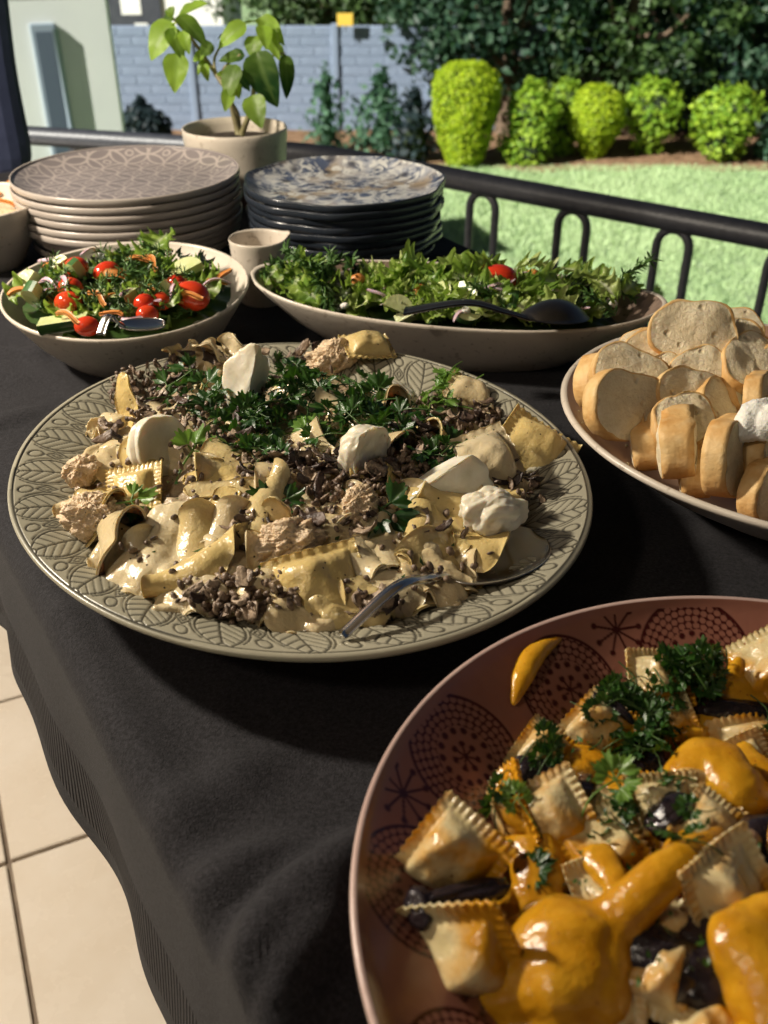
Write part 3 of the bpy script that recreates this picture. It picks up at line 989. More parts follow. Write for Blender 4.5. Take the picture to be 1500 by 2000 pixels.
# ---- 5. long boat shaped salad dish
OCX, OCY, OA, OB, OROT = .066, .925, .207, .090, R(-13.5)
prof = [(.0, .004), (.40, .004), (.48, 0), (.54, 0), (.60, .004), (.80, .026), (.94, .047), (.99, .0555), (1.0, .0580), (.992, .0602), (.975, .0592)]
inner = [(.975, .0592), (.93, .051), (.85, .038), (.72, .024), (.55, .014), (.35, .010), (.0, .0095)]
ob = vessel('salad_dish', OCX, OCY, TZ + .0035, prof + dense(inner, 30)[1:], OA, OB, OROT, [M['glaze_speckle'], M['glaze_beige']], 220, rimfun=lambda t: .008 * np.abs(np.cos(t)) ** 4 + .002)
mi = np.zeros(len(ob.data.polygons), dtype=np.int32); ci = np.arange(len(mi)) % (len(prof) + 28); mi[ci < len(prof) - 1] = 1
ob.data.polygons.foreach_set('material_index', mi)
tag(ob, 'long boat shaped cream dish of green leaf salad between plates and bread', 'dish')

# ---- 6. bowl cut by the left edge of the picture
fp = at(-62, 398, .83)
prof = [(.0, .004), (.42, .004), (.50, 0), (.56, 0), (.62, .008), (.82, .04), (.95, .068), (1.0, .078), (.99, .081), (.972, .0795)]
inner = [(.972, .0795), (.94, .069), (.85, .045), (.70, .026), (.5, .014), (.0, .0105)]
fb = vessel('side_bowl', fp.x, fp.y, TZ + .0035, prof + dense(inner, 24)[1:], .088, .088, 0, [M['glaze_beige']], 160)
tag(fb, 'cream bowl holding carrot strips half hidden behind the patterned plates', 'bowl')

# ---- 7. stacks of plates
PLATE_IN = [(.985, .0215), (.95, .0185), (.87, .0125), (.78, .0085), (.68, .0070), (.40, .0066), (.0, .0065)]
PLATE_OUT = [(.0, .003), (.55, .003), (.60, 0), (.64, 0), (.67, .0025), (.80, .0065), (.93, .0115), (.978, .0140), (.996, .0160), (1.0, .0188), (1.0, .0212), (.996, .0234), (.985, .0230)]
def petals(t, V, a=.036):
    x, y = V[..., 0], V[..., 1]
    c = math.sqrt(.5); u = (x * c + y * c); v = (-x * c + y * c)
    g = np.zeros_like(x)
    rad = a * .7071
    iu, iv = np.round(u / a), np.round(v / a)
    for du in (-1, 0, 1):
        for dv in (-1, 0, 1):
            d = np.hypot(u - (iu + du) * a, v - (iv + dv) * a)
            g = np.maximum(g, line(d - rad, .0017))
    g = np.maximum(g, line(np.hypot(u - iu * a, v - iv * a) - .13 * a, .0014))
    rr = np.hypot(x, y)
    return g * (rr < .138)
S1R = .1415
s1 = at(247, 331, .853)
ztop = .853 - .0236
def lathe_me(name, mats, nang, pats=None, inn_n=26, R_=.14, wob=None, out_mat=0, noise=0):
    prof = PLATE_OUT + dense(PLATE_IN, inn_n)[1:]
    o = vessel(name, 0, 0, 0, prof, R_, R_, 0, mats, nang, pats=pats, wob=wob)
    if len(mats) > 1:
        mi = np.zeros(len(o.data.polygons), dtype=np.int32); ci = np.arange(len(mi)) % (len(prof) - 1); mi[ci < len(PLATE_OUT) - 1] = 1
        o.data.polygons.foreach_set('material_index', mi)
    return o
top = lathe_me('dinner_plate', [M['glaze_plate'], M['glaze_plate_plain']], 500, {'pat': petals}, 120, S1R)
top.location = (s1.x, s1.y, ztop)
tag(top, 'top plate of the cream stack with interlocking petal pattern', 'plate', 'stack of cream patterned plates')
pm_ = lathe_me('dinner_plate', [M['glaze_plate_plain']], 160, None, 20, S1R)
step = .0098
names = ['second', 'third', 'fourth', 'fifth', 'sixth', 'seventh', 'eighth', 'ninth']
zs = [ztop]
k = 0
z = ztop
while z - step > TZ + .006 and k < 8:
    z -= step if k < 5 else step * .85
    o = pm_ if k == 0 else link(pm_.copy())
    sc = 1.0 if k < 5 else (.962 if k == 5 else .93)
    o.location = (s1.x + rnd.uniform(-.0022, .0022) + (.004 if k >= 5 else 0), s1.y + rnd.uniform(-.002, .002), z)
    o.rotation_euler = (0, 0, rnd.uniform(0, 6.28)); o.scale = (sc, sc, 1)
    tag(o, 'cream glazed plate, ' + names[k] + ' from the top of the petal patterned stack', 'plate', 'stack of cream patterned plates')
    k += 1
zb = z
# the lowest plate stands on the cloth
o = link(pm_.copy()); o.location = (s1.x + .003, s1.y, TZ + .004); o.scale = (.925, .925, max(.5, (zb - TZ - .004) / step * 1.0 if zb - TZ > .02 else 1)); o.scale[2] = 1
tag(o, 'cream glazed plate at the very bottom of the petal patterned stack', 'plate', 'stack of cream patterned plates')

b = NB('floral_glaze')
v1 = b.voro(34, 'SMOOTH_F1'); n1 = b.noise(26, 5, .7); n2 = b.noise(48, 4, .6, dist=1.5); n3 = b.noise(11, 2)
c = b.mix(b.ramp(n3, [(.42, 0.0), (.58, 1.0)]), (.34, .27, .18), (.40, .42, .46))
c = b.mix(b.ramp(n1, [(.46, 0.0), (.56, .9)]), c, (.05, .075, .14))
c = b.mix(b.ramp(n2, [(.48, 0.0), (.58, .9)]), c, (.66, .66, .62))
c = b.mix(b.ramp(v1, [(.12, .85), (.3, 0.0)]), c, (.035, .035, .05))
b.set(color=c, rough=.16, spec=.6); b.bump(b.noise(40, 3), .0012); M['floral'] = b.m
S2R = .1235
s2 = at(672, 347, .852)
zt2 = .852 - .0236
wobf = lambda t: .014 * np.sin(7 * t) + .008 * np.sin(11 * t + 1)
t2 = lathe_me('floral_plate', [M['floral'], M['glaze_dark']], 240, None, 30, S2R, wob=wobf)
t2.location = (s2.x, s2.y, zt2)
tag(t2, 'top plate of the dark stack with blue and cream floral glaze', 'plate', 'stack of dark glazed plates')
d0 = lathe_me('floral_plate', [M['floral'], M['glaze_dark']], 160, None, 14, S2R, wob=wobf)
k = 0; z = zt2
while z - .0088 > TZ + .005 and k < 8:
    z -= .0088
    o = d0 if k == 0 else link(d0.copy())
    o.location = (s2.x + rnd.uniform(-.002, .002), s2.y + rnd.uniform(-.002, .002), z)
    o.rotation_euler = (0, 0, rnd.uniform(-.3, .3)); sc = 1 - .004 * k
    o.scale = (sc, sc, 1)
    tag(o, 'dark blue rimmed plate, ' + names[k] + ' from the top of the floral stack', 'plate', 'stack of dark glazed plates')
    k += 1

# ---- 8. small cream jug
cp = at(504, 463, .828)
H_ = .072
prof = [(.0, .003), (.55, .003), (.62, 0), (.72, 0), (.76, .003), (.84, .02), (.92, .045), (.985, .069), (1.0, .0725), (.985, .0745), (.955, .0725)]
inner = [(.955, .0725), (.92, .058), (.86, .035), (.78, .012), (.6, .006), (.0, .005)]
cup = vessel('cream_jug', cp.x, cp.y, TZ + .0035, prof + dense(inner, 18)[1:], .0325, .0325, 0, [M['glaze_beige']], 120,
             rimfun=lambda t: .0045 * np.exp(-((((t - .15 + np.pi) % (2 * np.pi)) - np.pi) / .45) ** 2), wob=lambda t: .10 * np.exp(-((((t - .15 + np.pi) % (2 * np.pi)) - np.pi) / .30) ** 2))
tag(cup, 'small cream stoneware jug with pouring lip between the two plate stacks', 'jug')

# ---- 9. flower pot with plant
pp = aty(458, 247, 1.50)
pt = empty('potted_plant', (pp.x, pp.y, TZ + .004))
tag(pt, 'broad leaved green plant in a cream stoneware pot behind the plates', 'potted plant')
ph = pp.z - TZ - .004
prof = [(.0, .004), (.70, .004), (.74, 0), (.80, 0), (.83, .004), (.89, ph * .28), (.90, ph * .30)]
prof2 = [(.90, ph * .30), (.94, ph * .5), (.985, ph * .84), (.992, ph * .86), (.995, ph * .93), (1.0, ph * .985), (.985, ph), (.955, ph * .99), (.945, ph * .9), (.93, ph * .70)]
vessel('pot_base', 0, 0, 0, prof, .0765, .0765, 0, [M['glaze_terracotta']], 96, parent=pt)
vessel('pot', 0, 0, 0, prof2, .0765, .0765, 0, [M['glaze_beige']], 96, parent=pt)
vessel('soil', 0, 0, ph * .78, [(.95, ph * .80), (.6, ph * .83), (.3, ph * .82), (0, ph * .84)][::-1], .0765, .0765, 0, [M['potting_soil']], 48, parent=pt, wob=lambda t: .02 * np.sin(5 * t))
b = NB('plant_leaf')
mid = b.attr('vein')
c = b.mix(b.attr('tone'), (.016, .06, .016), (.34, .54, .06))  # leaf colour, with backlit lime and shaded dark painted in
c = b.mix(b.math('MULTIPLY', mid, .5), c, (.22, .34, .09))
b.set(color=c, rough=.42, spec=.4); b.translucent(b.mix(b.attr('tone'), (.03, .10, .01), (.62, .82, .08)), .5)
M['plant_leaf'] = b.m
simple('plant_stem', (.16, .13, .07), (.28, .26, .12), .6, 60)
def leaf_mesh(L, Wd, bend, fold, tone, seed, nu=15, nv=9):
    r = np.random.default_rng(seed)
    u = np.linspace(0, 1, nu); v = np.linspace(-1, 1, nv)
    U, Vv = np.meshgrid(u, v, indexing='ij')
    half = Wd * .5 * (np.sin(np.pi * np.clip(U, 0, 1) ** .62) ** .8) * (1.0) + .0006
    half = np.where(U > .97, .0008, half)
    th = bend * U
    x = np.where(abs(bend) > 1e-3, np.sin(th) / bend, U) * L if abs(bend) > 1e-3 else U * L
    z = -(1 - np.cos(th)) / bend * L if abs(bend) > 1e-3 else 0 * U
    z = z + fold * np.abs(Vv) * half + .06 * half * np.sin(U * 14 + Vv * 3 + r.uniform(0, 6)) * np.abs(Vv) - .04 * half * np.cos(U * 26 - np.abs(Vv) * 6) * .5
    P = np.stack([x, Vv * half, z], -1)
    vein = np.maximum(line(Vv * half, .0012), .6 * line(((U * 6 - np.abs(Vv) * 1.4) % 1 - .5) * L / 6, .0012))
    tn = np.clip(tone + .12 * np.sin(U * 5 + r.uniform(0, 6)), 0, 1)
    return rawmesh('leaf', P.reshape(-1, 3), gridF(nu, nv), M['plant_leaf'], True, {'tone': tn, 'vein': vein})
# (base px, tip px, width px, y offset base, y offset tip, tone (leaf colour with backlight and shade painted in), normal tilt)
LV = [((335, 42), (285, 108), 52, .00, -.03, .9, .3), ((340, 40), (290, 50), 46, .03, .04, .25, .6), ((340, 50), (388, -12), 58, .02, -.02, .8, .4),
      ((348, 30), (408, 78), 40, -.02, -.05, .3, .3), ((345, 104), (340, 176), 48, -.02, -.05, .85, .1), ((330, 55), (362, 112), 36, -.01, -.03, .35, .3),
      ((355, 60), (368, 100), 22, -.03, -.05, .8, .2), ((508, 42), (415, 44), 40, .0, .03, .35, .8), ((480, 46), (418, 84), 34, -.01, -.03, .9, .4),
      ((505, 36), (556, 76), 36, .0, -.03, .85, .5), ((515, 48), (545, 110), 34, -.02, -.05, .8, .2), ((512, 50), (522, 90), 30, -.03, -.06, .95, .2),
      ((478, 108), (424, 112), 30, -.02, -.02, .1, .2), ((500, 100), (534, 214), 66, -.02, -.05, .05, .05), ((556, 106), (568, 196), 31, .0, -.02, .1, .0),
      ((462, 126), (432, 190), 40, -.03, -.06, .4, .2), ((448, 175), (440, 214), 26, -.04, -.06, .8, .1), ((492, 186), (508, 246), 46, -.05, -.08, .55, .1),
      ((412, 82), (392, 112), 26, .0, -.01, .2, .2), ((405, 118), (380, 140), 20, .01, .0, .6, .3), ((400, 125), (404, 158), 18, .0, -.01, .75, .2),
      ((500, 70), (488, 112), 40, -.01, -.03, .6, .5), ((455, 140), (498, 172), 30, .02, .02, .05, .3), ((535, 90), (560, 108), 20, .0, .0, .9, .4),
      ((455, 160), (470, 190), 24, -.02, -.03, .7, .3), ((398, 105), (374, 118), 18, .0, .0, .85, .2), ((340, 28), (322, 20), 22, .0, .0, .5, .3), ((440, 150), (428, 140), 20, -.02, -.03, .9, .4)]
for i, (bp, tp, wp, y0, y1, tone, tilt) in enumerate(LV):
    a = aty(*bp, 1.50 + y0); t = aty(*tp, 1.50 + y1)
    d = t - a; L = d.length
    Wd = wp / FPX * 1.36
    view = (Vector((0, 0, CAM_Z)) - (a + t) / 2).normalized()
    nrm = (view * (1 - tilt) + Vector((rnd.uniform(-.4, .4), rnd.uniform(-.2, .2), tilt + .35))).normalized()
    x = d.normalized(); z = (nrm - x * nrm.dot(x)).normalized(); y = z.cross(x)
    o = obj('leaf', leaf_mesh(L, Wd, rnd.uniform(.3, .9), rnd.uniform(.15, .5), tone, 100 + i), pt)
    o.matrix_local = Matrix.Translation(a - pt.location) @ Matrix((x, y, z)).transposed().to_4x4()
def stem(pts, r0, r1):
    P = [aty(px, py, 1.50 + yo) - pt.location for px, py, yo in pts]
    v, f = tube(smooth_path([tuple(p) for p in P], 18), np.linspace(r0, r1, 18), 8)
    obj('stem', rawmesh('stem', v, f, M['plant_stem']), pt)
stem([(466, 262, 0), (457, 225, 0), (445, 180, -.01), (425, 150, 0), (404, 118, .01), (370, 70, .01), (338, 36, .01)], .0048, .0018)
stem([(468, 262, .01), (464, 222, 0), (452, 200, -.02)], .004, .002)
stem([(472, 262, .0), (486, 225, -.02), (494, 190, -.02), (498, 140, -.02), (505, 80, -.01), (512, 42, 0)], .0045, .0016)
stem([(430, 155, 0), (440, 130, -.01), (470, 106, -.02)], .0025, .0014)
stem([(500, 130, -.02), (535, 108, -.01), (556, 104, 0)], .0022, .0012)
stem([(424, 150, 0), (420, 110, .01), (460, 50, .01)], .0025, .0012)

# ---- 10. patio lamp out of the picture to the left (the warm light on the food)
pl_ = empty('patio_lamp', (LAMP_POS.x, LAMP_POS.y, 0))
tag(pl_, 'slim black standing patio lamp with a small metal shade left of the table', 'lamp')
obj('base', rawmesh('base', *join([tube([(0, 0, 0), (0, 0, .012), (0, 0, .02)], [.12, .12, .02], 32)]), M['rail_paint']), pl_)
v, f = tube([(-.10, 0, .0), (-.10, 0, 1.0), (-.10, 0, 1.66), (-.06, 0, 1.70), (0, 0, 1.71)], .008, 10)
obj('pole', rawmesh('pole', v, f, M['rail_paint']), pl_)
aa = np.linspace(0, 2 * np.pi, 32, endpoint=False)
VV = np.stack([np.stack([r_ * np.cos(aa), r_ * np.sin(aa), np.full(32, z_)], -1) for r_, z_ in ((.012, 1.715), (.02, 1.70), (.055, 1.63), (.053, 1.632), (.018, 1.698), (.0, 1.70))], 1)
obj('shade', rawmesh('shade', VV.reshape(-1, 3), gridF(32, 6, True), M['rail_paint']), pl_)

cl_ = empty('ceiling_lamp', (CEIL_POS.x, CEIL_POS.y, 2.69))
tag(cl_, 'small round white ceiling lamp under the added roof', 'ceiling lamp')
aa = np.linspace(0, 2 * np.pi, 32, endpoint=False)
VV = np.stack([np.stack([r_ * np.cos(aa), r_ * np.sin(aa), np.full(32, z_)], -1) for r_, z_ in ((.0, 0), (.11, 0), (.12, -.02), (.12, -.06), (.105, -.07), (.0, -.065))], 1)
obj('housing', rawmesh('housing', VV.reshape(-1, 3), gridF(32, 6, True)[:, ::-1], M['white_paint']), cl_)
v, f = tube([(0, 0, -.06), (0, 0, -.30)], .006, 8)
obj('drop_rod', rawmesh('drop_rod', v, f, M['rail_paint']), cl_)
# ------------------------------------------------------------------ food materials
def food(name, c1, c2, rough=.35, scale=60, sss=.25, sss_s=.004, bump=.0008, bscale=220, specks=None, speck_c=(.03, .02, .015), spec=.5, rvar=None, sr=(1, .7, .4)):
    b = NB(name)
    c = b.mix(b.ramp(b.noise(scale, 4, .6), [(.35, 0.0), (.68, 1.0)]), c1, c2)
    if rvar is not None:
        c = b.mix(b.math('MULTIPLY', b.rand(), rvar[1]), c, rvar[0])
    if specks:
        c = b.mix(b.ramp(b.voro(specks), [(.06, 1.0), (.12, 0.0)]), c, speck_c)
    b.set(color=c, rough=rough, spec=spec, sss=sss, sss_s=sss_s, sss_r=sr)
    b.bump(b.noise(bscale, 4, .6), bump)
    M[name] = b.m
    return b
food('pasta', (.54, .42, .20), (.63, .52, .29), .20, 55, .25, .004, .0012, 170, specks=150, rvar=((.62, .45, .15), .7))
food('pasta_pale', (.57, .47, .28), (.66, .56, .37), .17, 45, .25, .004, .0012, 150, specks=130, rvar=((.60, .46, .24), .6))
food('pasta_mass', (.34, .25, .16), (.60, .49, .34), .24, 50, .1, .003, .003, 120, specks=90)
food('cream', (.66, .60, .45), (.80, .76, .65), .34, 45, .45, .006, .0006, 140)
food('chicken', (.60, .44, .27), (.70, .54, .36), .45, 70, .2, .003, .0022, 260, specks=210)
b = NB('mushroom')
c = b.ramp(b.rand(), [(0.0, (.035, .022, .018)), (.35, (.10, .062, .045)), (.6, (.30, .215, .145)), (1.0, (.46, .35, .245))])
c = b.mix(b.ramp(b.noise(160, 4, .7), [(.45, 0.0), (.65, .85)]), c, (.022, .014, .013))
b.set(color=c, rough=.42, spec=.4); b.bump(b.noise(300, 3), .0012); M['mushroom'] = b.m
def herbmat(name, a, c2, tr, f=.25):
    b = NB(name)
    c = b.mix(b.rand(), a, c2)
    c = b.mix(b.math('MULTIPLY', b.attr('vein'), .2), c, (.20, .30, .08))
    b.set(color=c, rough=.36, spec=.45); b.translucent(tr, f); b.bump(b.noise(320, 3), .0006); M[name] = b.m
herbmat('parsley', (.010, .042, .008), (.035, .10, .014), (.07, .19, .015), .18)
herbmat('parsley_bright', (.09, .20, .03), (.16, .29, .05), (.22, .40, .05), .3)
b = NB('lettuce')
c = b.mix(b.attr('tone'), (.07, .18, .02), (.40, .50, .11))
c = b.mix(b.math('MULTIPLY', b.rand(), .6), c, (.16, .30, .04))
c = b.mix(b.attr('vein'), c, (.55, .60, .38))
b.set(color=c, rough=.34, spec=.5); b.translucent((.34, .52, .07), .35); b.bump(b.noise(140, 4), .0012); M['lettuce'] = b.m
b = NB('dark_leaf')
c = b.mix(b.rand(), (.010, .022, .010), (.045, .09, .02))
c = b.mix(b.math('MULTIPLY', b.attr('tone'), .35), c, (.07, .03, .035))
b.set(color=c, rough=.3, spec=.5); b.translucent((.05, .12, .02), .15); M['dark_leaf'] = b.m
simple('dill', (.03, .085, .018), (.09, .19, .04), .5, 60)
food('tomato', (.50, .022, .010), (.60, .045, .014), .12, 20, .15, .003, .0001, 60, rvar=((.62, .10, .015), .35), spec=.6, sr=(1, .2, .1))
food('cucumber_flesh', (.52, .58, .26), (.62, .66, .36), .25, 90, .2, .004, .0006, 200)
simple('cucumber_skin', (.02, .07, .015), (.04, .11, .02), .3, 60)
food('carrot', (.62, .22, .05), (.70, .30, .09), .4, 60, .15, .003, .0005, 200)
food('onion', (.55, .36, .44), (.72, .58, .62), .25, 60, .3, .003, .0003, 100)
food('feta', (.80, .79, .72), (.84, .83, .78), .6, 60, .2, .003, .002, 200)
food('orange_sauce', (.44, .19, .004), (.62, .32, .018), .17, 60, .2, .004, .0008, 180, specks=190, speck_c=(.30, .09, .01), sr=(1, .45, .1))
food('ravioli_dough', (.66, .54, .29), (.74, .63, .38), .28, 45, .25, .004, .0012, 160, specks=120, speck_c=(.35, .25, .1), rvar=((.66, .46, .13), .5))
b = NB('sauced_dough')
c = b.mix(b.ramp(b.noise(45, 4, .6), [(.35, 0.0), (.68, 1.0)]), (.58, .47, .24), (.68, .57, .34))
sm_ = b.ramp(b.noise(24, 4, .55), [(.42, 0.0), (.54, 1.0)])
c = b.mix(sm_, c, (.54, .25, .012))
c = b.mix(b.ramp(b.voro(140), [(.06, 1.0), (.12, 0.0)]), c, (.25, .10, .02))
b.set(color=c, rough=b.ramp(sm_, [(0.0, .30), (1.0, .16)]), sss=.25, sss_s=.004); b.bump(b.math('ADD', b.noise(160, 4), b.math('MULTIPLY', sm_, .8)), .0011); M['sauced_dough'] = b.m
food('aubergine', (.010, .007, .010), (.030, .020, .022), .18, 60, 0, 0, .0012, 150)
food('aubergine_flesh', (.22, .17, .06), (.32, .26, .10), .3, 60, .1, .003, .001, 150)
food('bean', (.52, .30, .16), (.60, .38, .22), .3, 60, .2, .003, .0003, 100)
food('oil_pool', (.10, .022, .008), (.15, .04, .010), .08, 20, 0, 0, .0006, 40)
b = NB('bread_crumb')
c = b.mix(b.ramp(b.noise(75, 5, .75), [(.35, 0.0), (.65, 1.0)]), (.76, .63, .40), (.90, .80, .58))
c = b.mix(b.ramp(b.voro(70), [(.05, .45), (.17, 0.0)]), c, (.60, .46, .26))
b.set(color=c, rough=.85, spec=.15, sss=.15, sss_s=.004); b.bump(b.math('ADD', b.noise(200, 5, .75), b.math('MULTIPLY', b.ramp(b.voro(70), [(.04, .3), (.22, 1.0)]), 1.5)), .0032); M['crumb'] = b.m
b = NB('bread_crust')
c = b.mix(b.ramp(b.noise(26, 4, .65), [(.3, 0.0), (.7, 1.0)]), (.52, .25, .06), (.78, .56, .26))
c = b.mix(b.ramp(b.noise(90, 4), [(.5, 0.0), (.75, .5)]), c, (.74, .56, .32))
b.set(color=c, rough=.55, spec=.3); b.bump(b.noise(120, 4), .0012); M['crust'] = b.m
simple('steel', (.62, .60, .56), (.70, .68, .64), .22, 30, metal=1.0)
simple('dark_steel', (.10, .09, .085), (.14, .13, .12), .28, 30, metal=.9)

# ------------------------------------------------------------------ food shapes (all return meshes in local axes, z up)
def sheet(P, th, mat, name, attrs=None):
    """give a (n,m,3) grid thickness"""
    n, m, _ = P.shape
    du = np.gradient(P, axis=0); dv = np.gradient(P, axis=1)
    N = np.cross(du, dv); N /= np.linalg.norm(N, axis=2, keepdims=True) + 1e-12
    A = P + N * th / 2; B = P - N * th / 2
    V = np.concatenate([A.reshape(-1, 3), B.reshape(-1, 3)])
    F = gridF(n, m); k = n * m
    edge = np.concatenate([np.arange(m - 1), (np.arange(n - 1) * m + m - 1), (n - 1) * m + np.arange(m - 1, 0, -1), np.arange(n - 1, 0, -1) * m])
    nx = np.roll(edge, -1)
    E_ = np.stack([nx, edge, edge + k, nx + k], -1)
    at_ = {kk: np.concatenate([a.ravel(), a.ravel()]) for kk, a in (attrs or {}).items()}
    return rawmesh(name, V, [np.concatenate([F, F[:, ::-1] + k, E_])], mat, True, at_)

def ribbon(L, W, amp, om, ruf, twist, seed, th=.0016, mat='pasta', nu=34, nv=10, name='pasta_ribbon', taper=.12, curl=0.0, crump=.0016):
    r = np.random.default_rng(seed); sn = SN(seed)
    s = np.linspace(-1, 1, nu); v = np.linspace(-1, 1, nv)
    th_ = amp * np.sin(om * s + r.uniform(0, 6)) + amp * .5 * np.sin(om * 2.1 * s + r.uniform(0, 6)) + curl * s
    ds = L / (nu - 1)
    x = np.cumsum(np.cos(th_)) * ds; z = np.cumsum(np.sin(th_)) * ds
    x -= x.mean(); z -= z.mean()
    side = .25 * W * np.sin(1.7 * s + r.uniform(0, 6))
    tw = twist * s + r.uniform(-.3, .3)
    wd = W / 2 * (1 - taper * np.abs(s) ** 3) * (1 - np.abs(s) ** 7 * .985) ** .5 * (1 + .10 * np.sin(5 * s + r.uniform(0, 6)))
    P = np.zeros((nu, nv, 3))
    P[..., 0] = x[:, None] - np.sin(th_)[:, None] * 0
    nx, nz = -np.sin(th_), np.cos(th_)
    P[..., 1] = side[:, None] + wd[:, None] * v[None] * np.cos(tw)[:, None]
    lift = wd[:, None] * v[None] * np.sin(tw)[:, None]
    lift = lift + ruf * np.abs(v[None]) ** 2 * np.sin(s[:, None] * 7 + np.sign(v[None]) * 1.3 + r.uniform(0, 6))
    q = np.stack([P[..., 0], P[..., 1], np.zeros_like(P[..., 0])], -1)
    lift = lift + sn.fbm(q, 22, 2) * crump
    P[..., 0] += lift * nx[:, None]; P[..., 2] = z[:, None] + lift * nz[:, None]
    return sheet(P, th, M[mat], name)

def pillow(L, W, h, fl, tooth, nt_, seed, mat='sauced_dough', name='ravioli', bend=0.0, n=41, wob=.0015, round_=0.0):
    """stuffed pasta with flat sealed edge, fl = flange share, toothed outline"""
    r = np.random.default_rng(seed); sn = SN(seed)
    u = np.linspace(-1, 1, n)
    U, Vv = np.meshgrid(u, u, indexing='ij')
    ex = np.abs(U) > 0
    rr = np.maximum(np.abs(U), np.abs(Vv))
    if round_ > 0:
        ang = np.arctan2(Vv, U)
        rad = np.maximum(np.abs(U), np.abs(Vv))
        cu, cv = rad * np.cos(ang), rad * np.sin(ang)
        X0 = U * (1 - round_) + cu * round_; Y0 = Vv * (1 - round_) + cv * round_
    else:
        X0, Y0 = U.copy(), Vv.copy()
    side = np.where(np.abs(U) >= np.abs(Vv), Vv, U)
    zig = tooth * np.abs(((side * nt_ / 2) % 1) * 2 - 1) * np.clip((rr - .80) / .2, 0, 1)
    X = L / 2 * X0 * (1 + zig); Y = W / 2 * Y0 * (1 + zig)
    inner = np.clip(1 - rr / (1 - fl), 0, 1)
    qu = np.clip(1 - (np.abs(U) / (1 - fl)) ** 2.4, 0, 1); qv = np.clip(1 - (np.abs(Vv) / (1 - fl)) ** 2.4, 0, 1)
    body = (qu * qv) ** .55
    crimp = .0008 * np.cos(side * nt_ * np.pi) * np.clip((rr - (1 - fl)) / fl, 0, 1)
    Zt = h * body + .0010 + crimp; Zb = -h * .55 * body - .0010 + crimp
    q = np.stack([X, Y, 0 * X], -1)
    nz = sn.fbm(q, 20, 3) * wob * (.3 + body)
    warp = sn(q, 9) * wob * 1.8
    out = []
    for Z in (Zt + nz + warp, Zb + warp):
        if abs(bend) > 1e-3:
            Rb = L / bend; a = X / Rb
            XX = np.sin(a) * (Rb - Z) ; ZZ = Rb - np.cos(a) * (Rb - Z)
            out.append(np.stack([XX, Y, ZZ], -1))
        else:
            out.append(np.stack([X, Y, Z], -1))
    V = np.concatenate([out[0].reshape(-1, 3), out[1].reshape(-1, 3)])
    F = gridF(n, n); k = n * n
    edge = np.concatenate([np.arange(n - 1), np.arange(n - 1) * n + n - 1, (n - 1) * n + np.arange(n - 1, 0, -1), np.arange(n - 1, 0, -1) * n])
    nx = np.roll(edge, -1)
    return rawmesh(name, V, [np.concatenate([F, F[:, ::-1] + k, np.stack([nx, edge, edge + k, nx + k], -1)])], M[mat], True)

def sphere_grid(nu=48, nv=32):
    t = np.linspace(0, 2 * np.pi, nu, endpoint=False); p = np.linspace(0, np.pi, nv)
    T, Pp = np.meshgrid(t, p, indexing='ij')
    D = np.stack([np.sin(Pp) * np.cos(T), np.sin(Pp) * np.sin(T), np.cos(Pp)], -1)
    return D, gridF(nu, nv, True)[:, ::-1]

def lump(dim, amp, f, seed, mat, name, cuts=(), nu=56, nv=40, oct=4, ridge=0.0, gain=.55):
    """an uneven lump; cuts = [(direction, distance, softness, dish)] slice faces off it"""
    D, F = sphere_grid(nu, nv); sn = SN(seed); s2 = SN(seed + 50)
    k = 1 + amp * sn.fbm(D, f, oct, gain)
    if ridge: k = k + ridge * (np.abs(s2(D, f * 1.4)) - .4)
    P = D * k[..., None]
    for d, dist, soft, dish in cuts:
        d = np.array(d, float); d /= np.linalg.norm(d)
        h = P @ d
        edge_n = dist + .05 * s2(D, 1.3)
        over = np.clip(h - edge_n, 0, None)
        rad = np.linalg.norm(P - h[..., None] * d, axis=-1)
        tgt = over * (1 - soft) + dish * np.clip(1 - (rad / .9) ** 2, 0, 1) * (over > 0)
        P = P - d * tgt[..., None]
    return rawmesh(name, (P * np.array(dim)).reshape(-1, 3), F, M[mat], True)

def flake(dim, bend, seed, mat='mushroom', name='mushroom_piece'):
    D, F = sphere_grid(14, 9); sn = SN(seed)
    k = 1 + .36 * sn.fbm(D, 1.1, 3)
    P = D * k[..., None]
    P = np.sign(P) * np.abs(P) ** .75 * np.array(dim)
    P[..., 2] += bend * (P[..., 0] / dim[0]) ** 2 * dim[0] * .5
    return rawmesh(name, P.reshape(-1, 3), F, M[mat], True)

def fan(Rr, spread, teeth, depth, cup, seed, nr=6, na=29):
    r = np.random.default_rng(seed)
    a = np.linspace(-spread, spread, na); q = np.linspace(0, 1, nr)
    env = 1 - .30 * (np.abs(a) / spread) ** 2
    lob = 1 - .20 * np.abs(np.sin(a / spread * 1.5 * np.pi)) ** 3
    tooth = 1 - depth * np.abs(((a / (2 * spread) + .5) * teeth) % 1 - .5) * 2
    out = Rr * env * lob * tooth * (1 + r.uniform(-.08, .08, na))
    rad = q[:, None] * (out[None, :] * q[:, None] ** .5 + Rr * .55 * (1 - q[:, None] ** .5))
    X = rad * np.cos(a); Y = rad * np.sin(a)
    Z = cup * (rad / Rr) ** 2 * Rr + .10 * Rr * q[:, None] ** 2 * np.cos(a / spread * 2.5 * np.pi + r.uniform(0, 6)) + r.uniform(-.25, .25) * Y
    vein = np.maximum(line((a / spread) * 1.5, .12)[None] * np.ones((nr, 1)), 0)
    return np.stack([X, Y, Z], -1), gridF(nr, na), vein

